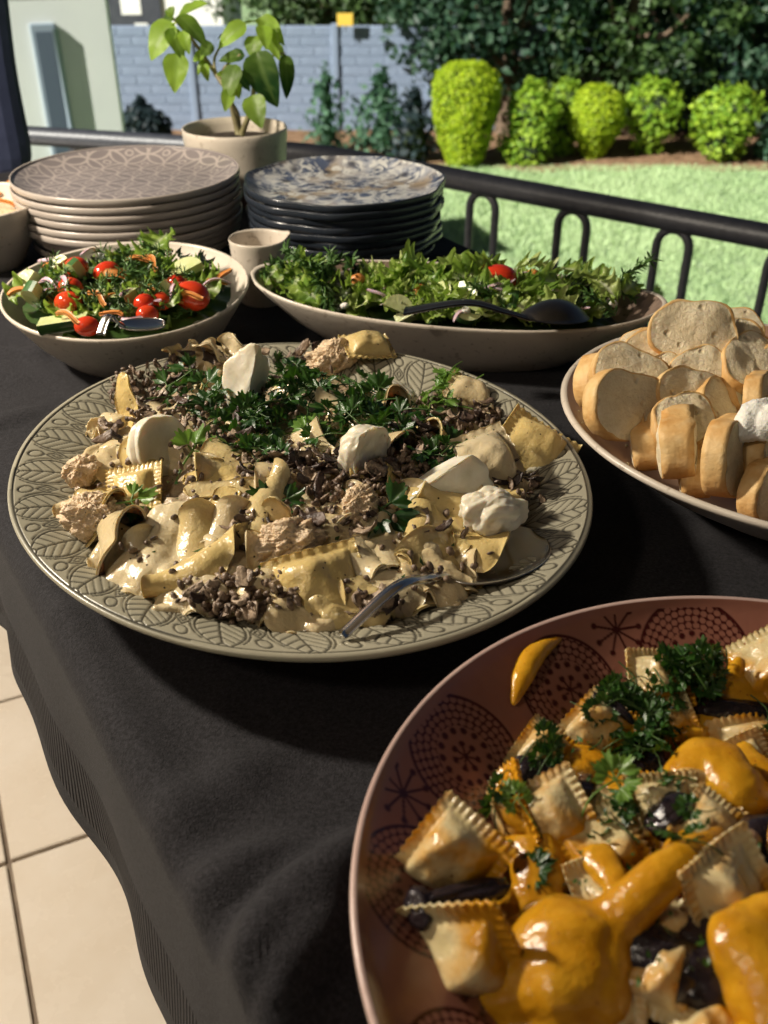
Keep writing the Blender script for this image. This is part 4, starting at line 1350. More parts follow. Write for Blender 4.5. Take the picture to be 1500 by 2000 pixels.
def parsley(seed, mat='parsley', scale=1.0, n=3, stem_l=.022):
    r = np.random.default_rng(seed)
    VV = []; FF = []; AA = []; k = 0
    def add(P, F, vein, M4):
        nonlocal k
        p = P.reshape(-1, 3) @ np.array(M4.to_3x3()).T + np.array(M4.translation)
        VV.append(p); FF.append(F + k); AA.append(vein.ravel()); k += len(p)
    tip = Vector((0, 0, 0))
    for i in range(n):
        yaw = (i - (n - 1) / 2) * (1.25 if n == 3 else .95) + r.uniform(-.15, .15)
        Rr = scale * (.0145 if i == n // 2 else .012) * r.uniform(.85, 1.15)
        P, F, vein = fan(Rr, r.uniform(1.0, 1.3), 8, .26, r.uniform(-.5, .35), seed * 10 + i)
        off = Vector((math.cos(yaw), math.sin(yaw), 0)) * (.0045 * scale)
        Mx = Matrix.Translation(off) @ Euler((r.uniform(-.4, .4), r.uniform(-.6, .25), yaw)).to_matrix().to_4x4()
        add(P, F, vein, Mx)
        v, f = tube([(0, 0, 0), tuple(off * .6), tuple(off * 1.2)], .0006 * scale, 5, False)
        VV.append(v); FF.append(f[0] + k); AA.append(np.ones(len(v))); k += len(v)
    v, f = tube(smooth_path([(0, 0, 0), (-stem_l * .5, r.uniform(-.003, .003), -.001), (-stem_l, r.uniform(-.006, .006), -.006)], 8), .0007 * scale, 5, False)
    VV.append(v); FF.append(f[0] + k); AA.append(np.ones(len(v)))
    return rawmesh('parsley_sprig', np.concatenate(VV), [np.concatenate(FF)], M[mat], True, {'vein': np.concatenate(AA)})

def lettuce(L, W, seed, ruf=.010, nu=42, nv=19, mat='lettuce', bend=.8, name='lettuce_leaf', deep=.25):
    r = np.random.default_rng(seed); sn = SN(seed)
    u = np.linspace(0, 1, nu); v = np.linspace(-1, 1, nv)
    U, Vv = np.meshgrid(u, v, indexing='ij')
    half = W / 2 * np.sin(np.pi * (.08 + .86 * U)) ** .6 * (1 + .10 * np.sin(U * 30 + np.sign(Vv) + r.uniform(0, 6)))
    teeth = 1 - deep * (.5 - .5 * np.cos(2 * np.pi * (U * 7 + np.sign(Vv) * .3 + .06 * np.sin(U * 31)))) * np.abs(Vv) ** 4
    half = half * teeth
    a = bend * U
    x = L * np.sin(a) / bend; z = -L * (1 - np.cos(a)) / bend
    e = np.abs(Vv)
    ph = r.uniform(0, 6)
    ruff = ruf * e ** 1.6 * np.sin(U * 22 + np.sign(Vv) * 1.7 + ph) + ruf * .5 * e ** 2 * np.sin(U * 41 + ph * 2 + Vv * 3)
    tipr = ruf * np.clip((U - .75) / .25, 0, 1) ** 1.5 * np.sin(Vv * 9 + ph)
    q = np.stack([x, Vv * half, 0 * x], -1)
    P = np.stack([x, Vv * half * (1 - .25 * e), z + ruff + tipr + sn.fbm(q, 20, 2) * .0025 + e * half * .35], -1)
    vein = np.clip(1 - e * (3.2 + 6 * U), 0, 1) * .9
    tone = np.clip(.25 + .5 * (1 - U) + .25 * np.sin(U * 9 + ph), 0, 1)
    return rawmesh(name, P.reshape(-1, 3), gridF(nu, nv), M[mat], True, {'tone': tone, 'vein': vein})

def frond(seed, n=60, L=.03, mat='dill', name='dill_frond', w_=.0007):
    r = np.random.default_rng(seed)
    VV = []; F = []; k = 0
    spine = smooth_path([(0, 0, 0), (L * .4, r.uniform(-.004, .004), L * .12), (L, r.uniform(-.008, .008), r.uniform(-.004, .012))], 20)
    for i in range(n):
        b0 = spine[r.integers(1, 20)]
        d = r.normal(size=3) * np.array([.6, 1, .7]) + np.array([.9, 0, .15]); d /= np.linalg.norm(d)
        l = L * r.uniform(.18, .42)
        sd = np.cross(d, r.normal(size=3)); sd /= np.linalg.norm(sd)
        m_ = b0 + d * l * .55 + np.array([0, 0, l * .05]); e = b0 + d * l - np.array([0, 0, l * .1])
        VV += [b0 - sd * w_ * .5, b0 + sd * w_ * .5, m_ - sd * w_, m_ + sd * w_, e]
        F.append([k, k + 1, k + 3, k + 2]); F.append([k + 2, k + 3, k + 4, k + 4]); k += 5
    q = np.array([f for f in F if len(set(f)) == 4]); t = np.array([f[:3] for f in F if len(set(f)) == 3])
    v, f = tube(spine, .0007, 5, False)
    return rawmesh(name, np.concatenate([np.array(VV), v]), [np.concatenate([q, f[0] + k]), t], M[mat], True)

def scatter(meshes, name, spots, H, label, cat, group, seed, s=(.8, 1.2), lift=(0, .006), tilt=.4, flat=1.0, zone=None, to=None):
    """spots: list of (px,py) ; alike pieces lying on the surface H"""
    r = random.Random(seed)
    out = []
    for i, (px, py) in enumerate(spots):
        p = hit(px, py, H)
        nrm = hnorm(H, p.x, p.y) * flat + Vector((r.gauss(0, tilt), r.gauss(0, tilt), 0))
        o = obj(name, meshes[r.randrange(len(meshes))])
        p.z += r.uniform(*lift)
        yw = r.uniform(0, 6.28)
        if to == 'dish':
            qx = OCX + .6 * (p.x - OCX); qy = OCY - .24 * (p.x - OCX) * .6
            yw = math.atan2(qy - p.y, qx - p.x) + r.uniform(-.9, .9)
        elif to is not None: yw = math.atan2(to[1] - p.y, to[0] - p.x) + r.uniform(-1.0, 1.0)
        put(o, p, nrm, yw, r.uniform(*s))
        z_ = zone(px, py) if zone else ''
        tag(o, label + z_, cat, group + z_)
        out.append(o)
    return out

def cloud(cx, cy, sx_, sy_, n_, seed):
    r = random.Random(seed)
    out = []
    while len(out) < n_:
        a = r.uniform(0, 6.28); q = math.sqrt(r.random())
        out.append((cx + sx_ * q * math.cos(a), cy + sy_ * q * math.sin(a)))
    return out
# ------------------------------------------------------------------ creamy pasta on the leaf platter
sH = SN(77)
def prn(x, y):
    dx, dy = x - PCX, y - PCY
    lx = dx * math.cos(PROT) + dy * math.sin(PROT); ly = -dx * math.sin(PROT) + dy * math.cos(PROT)
    return math.hypot(lx / PA, ly / PB)
def HP(x, y):
    r = prn(x, y)
    base = PZ + .0105 + .045 * max(0, (r - .55) / .45) ** 1.4
    hp = .052 * max(0, 1 - (r / .84) ** 3.2) ** .8
    return base * 1 + hp + (.0045 * float(sH.fbm(np.array([x, y, 0]), 9, 2)) if r < .86 else 0)
# the mass underneath
n = 110
g = np.linspace(-1, 1, n)
U, Vv = np.meshgrid(g, g, indexing='ij')
ang = np.arctan2(Vv, U); rad = np.maximum(np.abs(U), np.abs(Vv)) * (.80 + .035 * np.sin(5 * ang + 1) + .03 * np.sin(9 * ang))
lx = rad * np.cos(ang) * PA; ly = rad * np.sin(ang) * PB
X = PCX + lx * math.cos(PROT) - ly * math.sin(PROT); Y = PCY + lx * math.sin(PROT) + ly * math.cos(PROT)
Z = np.array([[HP(a, b_) for a, b_ in zip(ra, rb)] for ra, rb in zip(X, Y)])
Q = np.stack([X, Y, 0 * X], -1)
Z += np.abs(SN(78).fbm(Q, 26, 3)) * .007 - .005
me = rawmesh('creamy_pasta_heap', np.stack([X, Y, Z], -1).reshape(-1, 3), gridF(n, n)[:, ::-1][:, ::-1], M['pasta_mass'], True)
o = obj('creamy_pasta_heap', me); tag(o, 'sauced pasta mass filling the middle of the leaf patterned platter', 'pasta', kind='stuff')

def pzone(px, py):
    if py < 760: return ' by the back rim'
    if py > 1120: return ' along the front rim' if px < 620 else ' around the spoon handle'
    if px < 260: return ' at the left end'
    if px > 900: return ' at the right end'
    return ' in the upper middle' if py < 900 else ' in the lower middle'
RV = [ribbon(.075, .034, .7, 2.4, .004, .3, 200 + i, curl=-.75, mat='pasta' if i % 3 == 0 else 'pasta_pale', nu=40, nv=14) for i in range(6)] + \
     [ribbon(.065, .022, .8, 2.8, .002, .5, 220 + i, curl=-.6, mat='pasta_pale', nu=40, nv=10) for i in range(4)] + \
     [ribbon(.075, .046, .7, 2.4, .007, .25, 230 + i, curl=-.9, mat='pasta_pale' if i % 2 else 'pasta') for i in range(6)]
PG = 'cream coated pasta ribbons on the platter'
PLB = 'cream coated flat pasta ribbon in the heap on the leaf patterned platter'
sp = []
r = random.Random(5)
tries = 0
while len(sp) < 54 and tries < 5000:
    tries += 1
    px, py = r.uniform(120, 1100), r.uniform(690, 1245)
    p = hit(px, py, HP); q = prn(p.x, p.y)
    if q > .70: continue
    front = (py > 950) or q > .55
    if not front and r.random() < .55: continue
    if any((px - a) ** 2 + ((py - b_) * 1.5) ** 2 < 56 ** 2 for a, b_ in sp): continue
    sp.append((px, py))
scatter(RV, 'pasta_ribbon', sp, HP, 'cream coated flat pasta ribbon on the leaf platter', 'pasta ribbon', 'pasta ribbons', 6, (.9, 1.25), (-.003, .003), .18, zone=pzone)

def feature(me, px, py, label, cat, yaw, nrm=(0, 0, 1), lift=.006, s=1.0, name=None, H=HP, group=None, spin=None):
    p = hit(px, py, H)
    o = obj(name or me.name.split('.')[0], me)
    put(o, p + Vector((0, 0, lift)), nrm, yaw, s * (.88 if cat == 'cream dollop' else 1), spin)
    tag(o, label, cat, group)
    return o
feature(pillow(.058, .052, .014, .2, .0, 8, 304, mat='pasta', name='stuffed_pasta', wob=.003), 625, 1165, 'plump yellow stuffed pasta at the front centre of the platter', 'stuffed pasta', .4, (.05, -.85, 1), .004)
feature(pillow(.058, .046, .014, .26, .02, 10, 307, mat='pasta', name='stuffed_pasta', bend=.5, wob=.002), 1042, 905, 'yellow folded stuffed pasta at the right end of the heap', 'stuffed pasta', -.5, (.35, -.5, 1), .012)
feature(pillow(.060, .060, .015, .2, .0, 8, 308, mat='pasta_pale', name='stuffed_pasta', wob=.004), 935, 940, 'sauce covered stuffed pasta with peppery specks left of the yellow folded one', 'stuffed pasta', .5, (.25, -.6, 1), .008)
feature(ribbon(.075, .018, .35, 1.6, .002, .3, 309, mat='pasta', nu=40, nv=8, curl=.5), 240, 840, 'curved pasta ribbon lying along the left edge of the heap', 'pasta ribbon', 1.0, (-.55, -.35, 1), .010)
feature(pillow(.040, .034, .008, .3, .05, 12, 310, mat='pasta', name='stuffed_pasta', wob=.003), 265, 975, 'yellow crimped pasta piece below the round slice of cream', 'stuffed pasta', .1, (-.3, -.7, 1), .008)
feature(ribbon(.062, .013, .20, 1.4, .001, .2, 311, mat='pasta', nu=30, nv=6), 455, 985, 'straight narrow pasta strip across the middle of the heap', 'pasta strip', .15, (0, -.5, 1), .014)
feature(ribbon(.036, .018, .25, 1.4, .001, .2, 312, mat='pasta', nu=24, nv=8), 425, 1025, 'short upright pasta strip just below the straight narrow one', 'pasta strip', 1.45, (0, -.7, 1), .012)
feature(ribbon(.060, .022, .5, 2.0, .003, .2, 313, mat='pasta', nu=30, nv=8), 440, 945, 'orange tinged pasta strip right of the round slice of cream', 'pasta strip', .45, (0, -.5, 1), .012)
feature(ribbon(.055, .028, .9, 2.6, .006, .4, 314, mat='pasta_pale', nu=36, nv=12), 425, 705, 'curly pasta ribbon standing up at the back left of the heap', 'pasta ribbon', .6, (0, -.2, 1), .014)
feature(ribbon(.045, .014, .9, 2.6, .002, .6, 315, mat='pasta', nu=30, nv=8), 345, 715, 'thin pasta ribbon end curling over the back left rim', 'pasta ribbon', -.9, (-.2, .1, 1), .008)
feature(pillow(.044, .036, .013, .2, .0, 8, 316, mat='pasta', name='stuffed_pasta', wob=.003), 718, 700, 'glossy yellow stuffed pasta at the back of the heap beside shredded chicken', 'stuffed pasta', .3, (.2, -.2, 1), .012)
feature(pillow(.046, .044, .012, .2, .0, 8, 317, mat='pasta_pale', name='stuffed_pasta', wob=.003), 915, 800, 'sauced pasta parcel behind the pale green herb at the right back', 'stuffed pasta', 1.3, (.5, -.2, 1), .010)
feature(ribbon(.032, .013, .9, 2.4, .002, .6, 318, mat='pasta', nu=24, nv=8), 905, 1155, 'pasta ribbon ends sticking out right of the spoon handle', 'pasta ribbon', -.3, (.3, -.6, 1), .002)
feature(ribbon(.040, .020, .5, 2.4, .003, .6, 319, mat='pasta_pale', nu=24, nv=8), 150, 1025, 'narrow pasta corner poking out at the far left of the heap', 'pasta ribbon', 1.9, (-.5, -.4, 1), .004)

def drape(px, py, L, W, yaw, seed, lab, mat='pasta_pale', lift=.006, fold=.0062, cat='pasta sheet', group=None):
    p = hit(px, py, HP); sn = SN(seed); r = np.random.default_rng(seed)
    nu, nv = 38, 26
    u = np.linspace(-1, 1, nu); v = np.linspace(-1, 1, nv)
    U, Vv = np.meshgrid(u, v, indexing='ij')
    sq = (1 - .5 * (np.abs(U) ** 6 * np.abs(Vv) ** 2)) * (1 + .06 * np.sin(4 * U + r.uniform(0, 6)))
    lx = U * L / 2 * (1 - .10 * Vv ** 2 + .08 * np.sin(3 * Vv + r.uniform(0, 6))); ly = Vv * W / 2 * sq
    c, s_ = math.cos(yaw), math.sin(yaw)
    X = c * lx - s_ * ly; Y = s_ * lx + c * ly
    Z = np.array([[HP(p.x + a, p.y + b_) for a, b_ in zip(ra, rb)] for ra, rb in zip(X, Y)]) - p.z
    q = np.stack([X, Y, 0 * X + seed], -1)
    d = r.uniform(0, 3.1)
    ph = (X * math.cos(d) + Y * math.sin(d)) * r.uniform(85, 150) + 2.6 * sn(q, 9)
    e = np.maximum(np.abs(U), np.abs(Vv))
    Z = Z + lift + fold * np.abs(np.sin(ph)) ** 1.2 * (1 - .5 * e ** 3) + .0024 * sn.fbm(q, 26, 3) - .010 * np.clip(e - .80, 0, 1) / .2 * (.5 + .5 * np.sin(np.arctan2(Vv, U) * 3 + r.uniform(0, 6)))
    Z = Z + .004 * np.sin(np.arctan2(Vv, U) * 9 + r.uniform(0, 6)) * np.clip((e - .7) / .3, 0, 1)
    o = obj('pasta_sheet', sheet(np.stack([X, Y, Z], -1), .0016, M[mat], 'pasta_sheet'), None, (p.x, p.y, p.z))
    tag(o, lab, cat, group)
for i, (px, py, L, W, yaw, mt, lab) in enumerate([
    (300, 1085, .072, .062, .5, 0, 'broad crumpled pasta sheet at the front left of the platter heap'), (425, 1015, .062, .055, 1.0, 0, 'smooth bulging pasta sheet above the broad crumpled one'),
    (480, 1150, .088, .046, -.42, 0, 'long wide pasta sheet sloping to the front rim below the front chicken lump'), (760, 1120, .070, .060, 1.2, 0, 'big folded pasta sheet beside the spoon handle'),
    (850, 1065, .050, .042, .1, 1, 'yellow pasta sheet dipping under the cream by the spoon'), (215, 900, .062, .040, 1.2, 0, 'narrow pasta sheet along the left edge above the chicken lumps'),
    (690, 1065, .055, .046, .8, 0, 'pasta sheet in front of the wavy edged cream dollop'), (905, 815, .052, .042, 1.0, 0, 'draped pasta sheet under the pale herb tuft'),
    (395, 735, .062, .040, .3, 0, 'draped pasta sheet at the back left of the heap'), (690, 1195, .052, .034, .1, 1, 'yellow pasta sheet at the front rim left of the spoon handle'),
    (375, 1170, .050, .036, .2, 0, 'small pasta sheet at the front left rim'), (850, 1150, .046, .032, -.5, 0, 'pasta sheet under the spoon handle at the right'),
    (560, 1030, .050, .040, .4, 0, 'pasta sheet beneath the upright parsley leaf'), (960, 1000, .048, .040, .7, 1, 'yellow pasta sheet behind the spoon bowl'), (230, 830, .05, .034, .8, 0, 'pasta sheet at the upper left of the heap'), (590, 1215, .05, .03, .0, 0, 'pasta sheet at the very front of the heap')]):
    drape(px, py, L, W, yaw, 1300 + i * 7, lab, ('pasta_pale', 'pasta')[mt])
# shredded chicken
for i, (px, py, dx, dy, dz, lab) in enumerate([(190, 1035, .021, .015, .014, 'lump of shredded chicken at the left end of the platter heap'),
        (562, 1092, .023, .015, .014, 'lump of shredded chicken in the front middle of the platter heap'),
        (652, 722, .026, .016, .014, 'lump of shredded chicken at the back of the platter heap'),
        (165, 945, .013, .011, .010, 'smaller shredded chicken heap above the left lump'),
        (700, 1020, .016, .012, .010, 'bit of shredded chicken left of the big herb leaf')]):
    me = lump((dx, dy, dz), .10, .8, 330 + i, 'chicken', 'shredded_chicken', nu=120, nv=80, oct=5, ridge=.30, gain=.82)
    feature(me, px, py, lab, 'shredded chicken', .3 * i, (0, -.4, 1), .011)

# cream
def cream(me, px, py, lab, yaw, nrm, lift, spin=None):
    feature(me, px, py, lab, 'cream dollop', yaw, nrm, lift, 1.0, 'cream_dollop', spin=spin)
def disc_cream(seed):
    """slice pushed out of a spoon: a round cut face with a ragged edge"""
    D, F = sphere_grid(80, 50); sn = SN(seed)
    P = D.copy()
    P = P * (1 + .07 * sn.fbm(D, .9, 3))[..., None]
    f = P[..., 2] > .22
    rad = np.hypot(P[..., 0], P[..., 1])
    P[..., 2] = np.where(f, .22 + .05 * sn(P, .8) - .13 * np.clip(1 - rad ** 2, 0, 1), P[..., 2])
    P[..., 0] *= 1 + .12 * (P[..., 2] < 0)
    return rawmesh('cream_dollop', (P * np.array([.0235, .0250, .025])).reshape(-1, 3), F, M['cream'], True)
cream(disc_cream(340), 318, 905, 'round slice of cream with a smooth cut face at the left of the heap', .2, (.74, -.62, .38), .014)
cream(lump((.0225, .021, .033), .14, .7, 341, 'cream', 'cream_dollop', [((.85, -.45, .1), .30, .0, .06), ((-.6, -.8, .25), .52, .1, .03)], 80, 56, 4, .06), 492, 800, 'tall pointed flake of cream at the back of the herb pile', .1, (-.02, .05, 1), .024, spin=(.0, .25, 0))
cream(lump((.0235, .021, .024), .12, .7, 342, 'cream', 'cream_dollop', [((.80, -.58, .10), .12, .0, .02)], 90, 64, 4, .15), 722, 935, 'dollop of cream with a wavy edge in the middle of the heap', .0, (.0, -.1, 1), .018)
cream(lump((.027, .015, .011), .13, .8, 343, 'cream', 'cream_dollop', [], 70, 44, 4, .10), 758, 785, 'low smear of cream behind the herb pile near the back rim', -.25, (.1, -.1, 1), .008)
cream(lump((.034, .022, .028), .08, .6, 344, 'cream', 'cream_dollop', [((.15, -.90, .40), .12, .0, .0), ((-.45, .25, .86), .50, .1, .0)], 80, 56, 4, .05), 880, 1005, 'smooth cut wedge of cream beside the serving spoon', .35, (.0, -.1, 1), .020)
cream(lump((.024, .018, .018), .15, .8, 345, 'cream', 'cream_dollop', [], 80, 56, 4, .14), 957, 1052, 'soft blob of cream sitting in the serving spoon', .2, (.1, -.2, 1), .020)

# serving spoon lying in the platter
def spoon(name, px_tip, z_tip, px_neck, z_neck, px_end, z_end, wbowl, label, mat='steel', hw=(.0042, .0030), depth=.010):
    A = at(*px_tip, z_tip); B = at(*px_neck, z_neck); C = at(*px_end, z_end)
    t = empty(name, B); tag(t, label, 'serving spoon')
    ax = (A - B); L = ax.length; ax.normalize()
    up = Vector((0, 0, 1)); sd = up.cross(ax).normalized(); up2 = ax.cross(sd)
    u = np.linspace(0, 1, 26); v = np.linspace(-1, 1, 17)
    U, Vv = np.meshgrid(u, v, indexing='ij')
    half = wbowl / 2 * np.sqrt(np.clip(1 - (1.0 - 1.98 * np.clip(U, .005, 1)) ** 2, 0, 1)) ** .9 * (1 - .12 * (1 - U)) + .0018
    zz = -depth * (1 - Vv ** 2) * np.sin(np.pi * np.clip(U, 0, 1)) ** .7
    P = np.zeros(U.shape + (3,))
    for k in range(3):
        P[..., k] = ax[k] * U * L + sd[k] * Vv * half + up2[k] * zz
    obj('bowl', sheet(P, .0013, M[mat], 'bowl'), t)
    D = C - B; m_ = D * .5 + Vector((0, 0, .012))
    pth = smooth_path([tuple(ax * .004), tuple(D * .18 + Vector((0, 0, .006))), tuple(m_), tuple(D)], 26)
    T = np.gradient(pth, axis=0); T /= np.linalg.norm(T, axis=1, keepdims=True)
    s_ = np.cross(T, np.array([0, 0, 1.0])); s_ /= np.linalg.norm(s_, axis=1, keepdims=True)
    wv_ = hw[0] + (hw[1] - hw[0]) * np.linspace(0, 1, 26) ** 1.5
    P = np.stack([pth + s_ * (wv_[:, None] * q) - np.array([0, 0, .0012]) * abs(q) for q in np.linspace(-1, 1, 7)], 1)
    obj('handle', sheet(P, .0022, M[mat], 'handle'), t)
    return t
spoon('serving_spoon', (1052, 1045), .805, (868, 1122), .806, (668, 1240), .808, .052, 'steel serving spoon holding cream, its handle resting on the platter rim')

# mushrooms
MV = [flake((.0080, .0052, .0013), .6, 350 + i) for i in range(4)] + [flake((.0058, .0046, .0020), .7, 356 + i) for i in range(3)] + [flake((.0105, .0040, .0012), .9, 360 + i) for i in range(3)]
ms = []
for cx_, cy_, sx_, sy_, k_ in [(300, 800, 75, 45, 34), (360, 770, 50, 40, 16), (620, 950, 150, 40, 62), (480, 1195, 110, 38, 26), (500, 1065, 45, 30, 20), (870, 860, 100, 45, 44), (560, 735, 120, 30, 30),
                              (820, 950, 60, 40, 22), (390, 730, 60, 25, 10), (760, 1060, 120, 30, 16), (1000, 960, 50, 35, 14), (760, 1205, 60, 20, 10), (600, 1040, 120, 30, 16), (420, 880, 90, 50, 22), (960, 840, 60, 30, 12), (1040, 1010, 40, 30, 8), (720, 1215, 60, 14, 8), (250, 860, 50, 40, 10)]:
    ms += cloud(cx_, cy_, sx_, sy_, k_, int(cx_ + cy_))
random.Random(3).shuffle(ms)
scatter(MV, 'mushroom_piece', ms[:285], HP, 'piece of chopped cooked mushroom on the platter', 'mushroom', 'chopped mushroom', 8, (.5, 1.05), (.008, .018), .6, zone=pzone)
# the rest of the finely chopped mushroom as one mass
parts = []
for i, (px, py) in enumerate(ms[285:] + cloud(620, 960, 260, 80, 420, 9) + cloud(330, 800, 120, 70, 200, 10) + cloud(860, 880, 150, 80, 260, 11) + cloud(480, 1190, 140, 45, 160, 12) + cloud(600, 1000, 420, 230, 260, 13)):
    p = hit(px, py, HP)
    D, F = sphere_grid(7, 5)
    k_ = np.array([rnd.uniform(.002, .0045), rnd.uniform(.0015, .003), rnd.uniform(.001, .002)])
    parts.append(((D * k_).reshape(-1, 3) @ np.array(Euler((rnd.uniform(0, 6), rnd.uniform(0, 6), rnd.uniform(0, 6))).to_matrix()).T + np.array(p + Vector((0, 0, rnd.uniform(.006, .016)))), [F]))
v, f = join(parts)
o = obj('mushroom_crumbs', rawmesh('mushroom_crumbs', v, f, M['mushroom'])); tag(o, 'fine dark mushroom crumbs strewn through the creamy pasta', 'mushroom crumbs', kind='stuff')

# parsley
PV = [parsley(400 + i) for i in range(7)]
PVB = [parsley(410 + i, 'parsley_bright', .9) for i in range(3)]
ps = cloud(600, 830, 150, 80, 46, 21) + cloud(560, 790, 60, 55, 16, 22) + cloud(760, 850, 90, 50, 26, 23) + cloud(385, 795, 55, 35, 16, 24) + cloud(860, 920, 50, 30, 10, 25) + cloud(500, 920, 60, 22, 10, 26) + cloud(450, 850, 60, 30, 10, 27)
scatter(PV, 'parsley_sprig', ps, HP, 'dark green parsley sprig on the pasta', 'parsley', 'parsley', 9, (.7, 1.1), (.008, .020), .45, zone=lambda x, y: ' behind the cream flake' if x > 545 and y < 800 else ' left of the herb pile' if x < 440 else ' right of the herb pile' if x > 700 else ' in front of the herb pile' if y > 890 else ' in the thick of the herb pile')
ps2 = cloud(885, 775, 32, 45, 12, 28) + cloud(860, 815, 30, 22, 8, 29)
scatter(PVB, 'parsley_sprig', ps2, HP, 'pale green herb sprig at the right back of the creamy pasta', 'parsley', 'pale herb tuft on the pasta', 10, (.7, 1.0), (.008, .024), .5)
for px, py, yaw, lab, mm, s_ in [(262, 1015, .4, 'pale green parsley sprig at the left between chicken and crumpled pasta sheet', PVB[0], 1.15), (545, 1018, 1.6, 'fresh upright parsley leaf above the front chicken lump', PV[1], 1.25), (745, 1030, -.6, 'big dark parsley sprig left of the cut wedge of cream', PV[2], 1.5),
                                 (380, 915, 1.2, 'bright parsley leaf touching the round slice of cream', PVB[1], 1.3), (612, 880, 1.4, 'bright upright parsley leaf in the middle of the herb pile', PVB[2], 1.3), (860, 935, .9, 'parsley sprig above the cut wedge of cream', PV[4], 1.4), (486, 842, .6, 'parsley leaf at the foot of the tall flake of cream', PV[5], 1.3), (738, 800, 1.3, 'short parsley leaf in front of the low smear of cream', PV[6], 1.1)]:
    feature(mm, px, py, lab, 'parsley', yaw, (.0, -.55, 1), .014, s_, 'parsley_sprig')
p = hit(705, 1248, HP)
cd = obj('carrot_bit', lump((.010, .0045, .002), .12, .7, 420, 'carrot', 'carrot_bit', nu=20, nv=12)); put(cd, p + Vector((0, 0, .003)), hnorm(HP, p.x, p.y), .05)
tag(cd, 'small orange carrot bit on the front rim of the platter', 'carrot')

parts = []
for i, (px, py) in enumerate(cloud(600, 830, 230, 110, 420, 61) + cloud(600, 980, 420, 230, 160, 62)):
    p = hit(px, py, HP)
    if prn(p.x, p.y) > .80: continue
    l = rnd.uniform(.0012, .004); q = np.array([[0, -l * .4, 0], [l, 0, l * .3], [0, l * .4, 0], [-l, 0, l * .2]]) @ np.array(Euler((rnd.gauss(0, .5), rnd.gauss(0, .5), rnd.uniform(0, 6))).to_matrix()).T
    parts.append((q + np.array(p + Vector((0, 0, rnd.uniform(.008, .014)))), [np.array([[0, 1, 2, 3]])]))
v, f = join(parts)
o = obj('chopped_herbs', rawmesh('chopped_herbs', v, f, M['parsley'], False, {'vein': np.zeros(len(v))})); tag(o, 'finely chopped green herbs sprinkled over the creamy pasta', 'herbs', kind='stuff')
# ------------------------------------------------------------------ sliced bread
def slice_mesh(W, Hh, T, seed, name='bread_slice', nr=9, na=44):
    r = np.random.default_rng(seed); sn = SN(seed)
    a = np.linspace(0, 2 * np.pi, na, endpoint=False)
    ca, sa = np.cos(a), np.sin(a)
    ex = 2.35
    rad = (np.abs(ca / (W / 2)) ** ex + np.abs(sa / (Hh / 2)) ** ex) ** (-1 / ex)
    rad = rad * (1 + .07 * np.sin(2 * a + r.uniform(0, 6)) + .05 * np.sin(3 * a + r.uniform(0, 6)) + .03 * np.sin(5 * a + r.uniform(0, 6)) + .015 * np.sin(9 * a + r.uniform(0, 6)))
    rad = np.where(sa < -.55, rad * (.93), rad)
    rings = []; mats = []
    fr = np.linspace(0, .965, nr)
    top = []; bot = []
    for side in (1, -1):
        rr_ = []
        for f in fr:
            P = np.stack([rad * f * ca, rad * f * sa, np.full(na, side * T / 2)], -1)
            P[:, 2] += .0016 * sn.fbm(P + side * 3, 26, 3) + (-.0022 * side * (f / .965) ** 6)
            rr_.append(P)
        (top if side == 1 else bot).extend(rr_)
    edge = []
    for q in np.linspace(.42, -.42, 5):
        k = 1 + .02 * (1 - (q / .5) ** 2)
        P = np.stack([rad * k * ca, rad * k * sa, np.full(na, q * T)], -1)
        k2 = 1 + .030 * sn.fbm(P, 20, 2)[:, None]
        edge.append(P * np.c_[k2, k2, np.ones_like(k2)])
    rings = top + edge + bot[::-1]
    V = np.concatenate(rings)
    nR = len(rings)
    i, j = np.meshgrid(np.arange(nR - 1), np.arange(na), indexing='ij')
    F = np.stack([i * na + j, (i + 1) * na + j, (i + 1) * na + (j + 1) % na, i * na + (j + 1) % na], -1).reshape(-1, 4)
    mi = np.where((np.arange(nR - 1) >= nr - 1) & (np.arange(nR - 1) <= nr + 4), 1, 0).repeat(na)
    return rawmesh(name, V, F, [M['crumb'], M['crust']], True, None, mi)
BS = [slice_mesh(.074, .056, .015, 500), slice_mesh(.066, .050, .018, 501), slice_mesh(.062, .056, .024, 502), slice_mesh(.070, .060, .020, 503), slice_mesh(.056, .050, .028, 504), slice_mesh(.050, .044, .014, 505)]
def bread(k, px, py, z, nrm, yaw, lab, s=1.0, group='bread slices in the terracotta coloured bowl'):
    o = obj('bread_slice', BS[k]); put(o, at(px, py, z), nrm, yaw, s * .86); tag(o, lab, 'bread', group)
bread(0, 1356, 652, .868, (-.12, -.80, .55), .05, 'big oval bread slice standing on top of the bread pile', 1.02)
bread(0, 1292, 700, .848, (-.05, -.72, .70), .05, 'bread slice leaning just below the big top slice', .92)
bread(1, 1262, 690, .842, (-.3, -.7, .6), -.3, 'bread slice half hidden behind the one below the top slice', .9)
bread(2, 1178, 745, .832, (.62, -.62, .42), .45, 'browned bread slice at the far left end of the bread bowl', .95)
bread(5, 1205, 722, .838, (.2, -.7, .7), .2, 'small bread slice tucked behind the far left browned slice', .9)
bread(3, 1222, 795, .836, (.42, -.80, .45), .25, 'broad greyish bread slice facing forward at the left of the pile', 1.04)
bread(0, 1352, 778, .838, (.22, -.72, .66), -.12, 'long bread slice lying across the middle of the pile', .88)
bread(1, 1362, 728, .848, (-.15, -.74, .66), .1, 'pale bread slice standing behind the long slice in the middle', .82)
bread(1, 1290, 745, .838, (-.1, -.7, .6), .3, 'bread slice edge showing between the broad greyish and pale slices', .85)
bread(5, 1400, 712, .848, (.5, -.6, .6), .2, 'small bread slice right of the pale standing slice', 1.0)
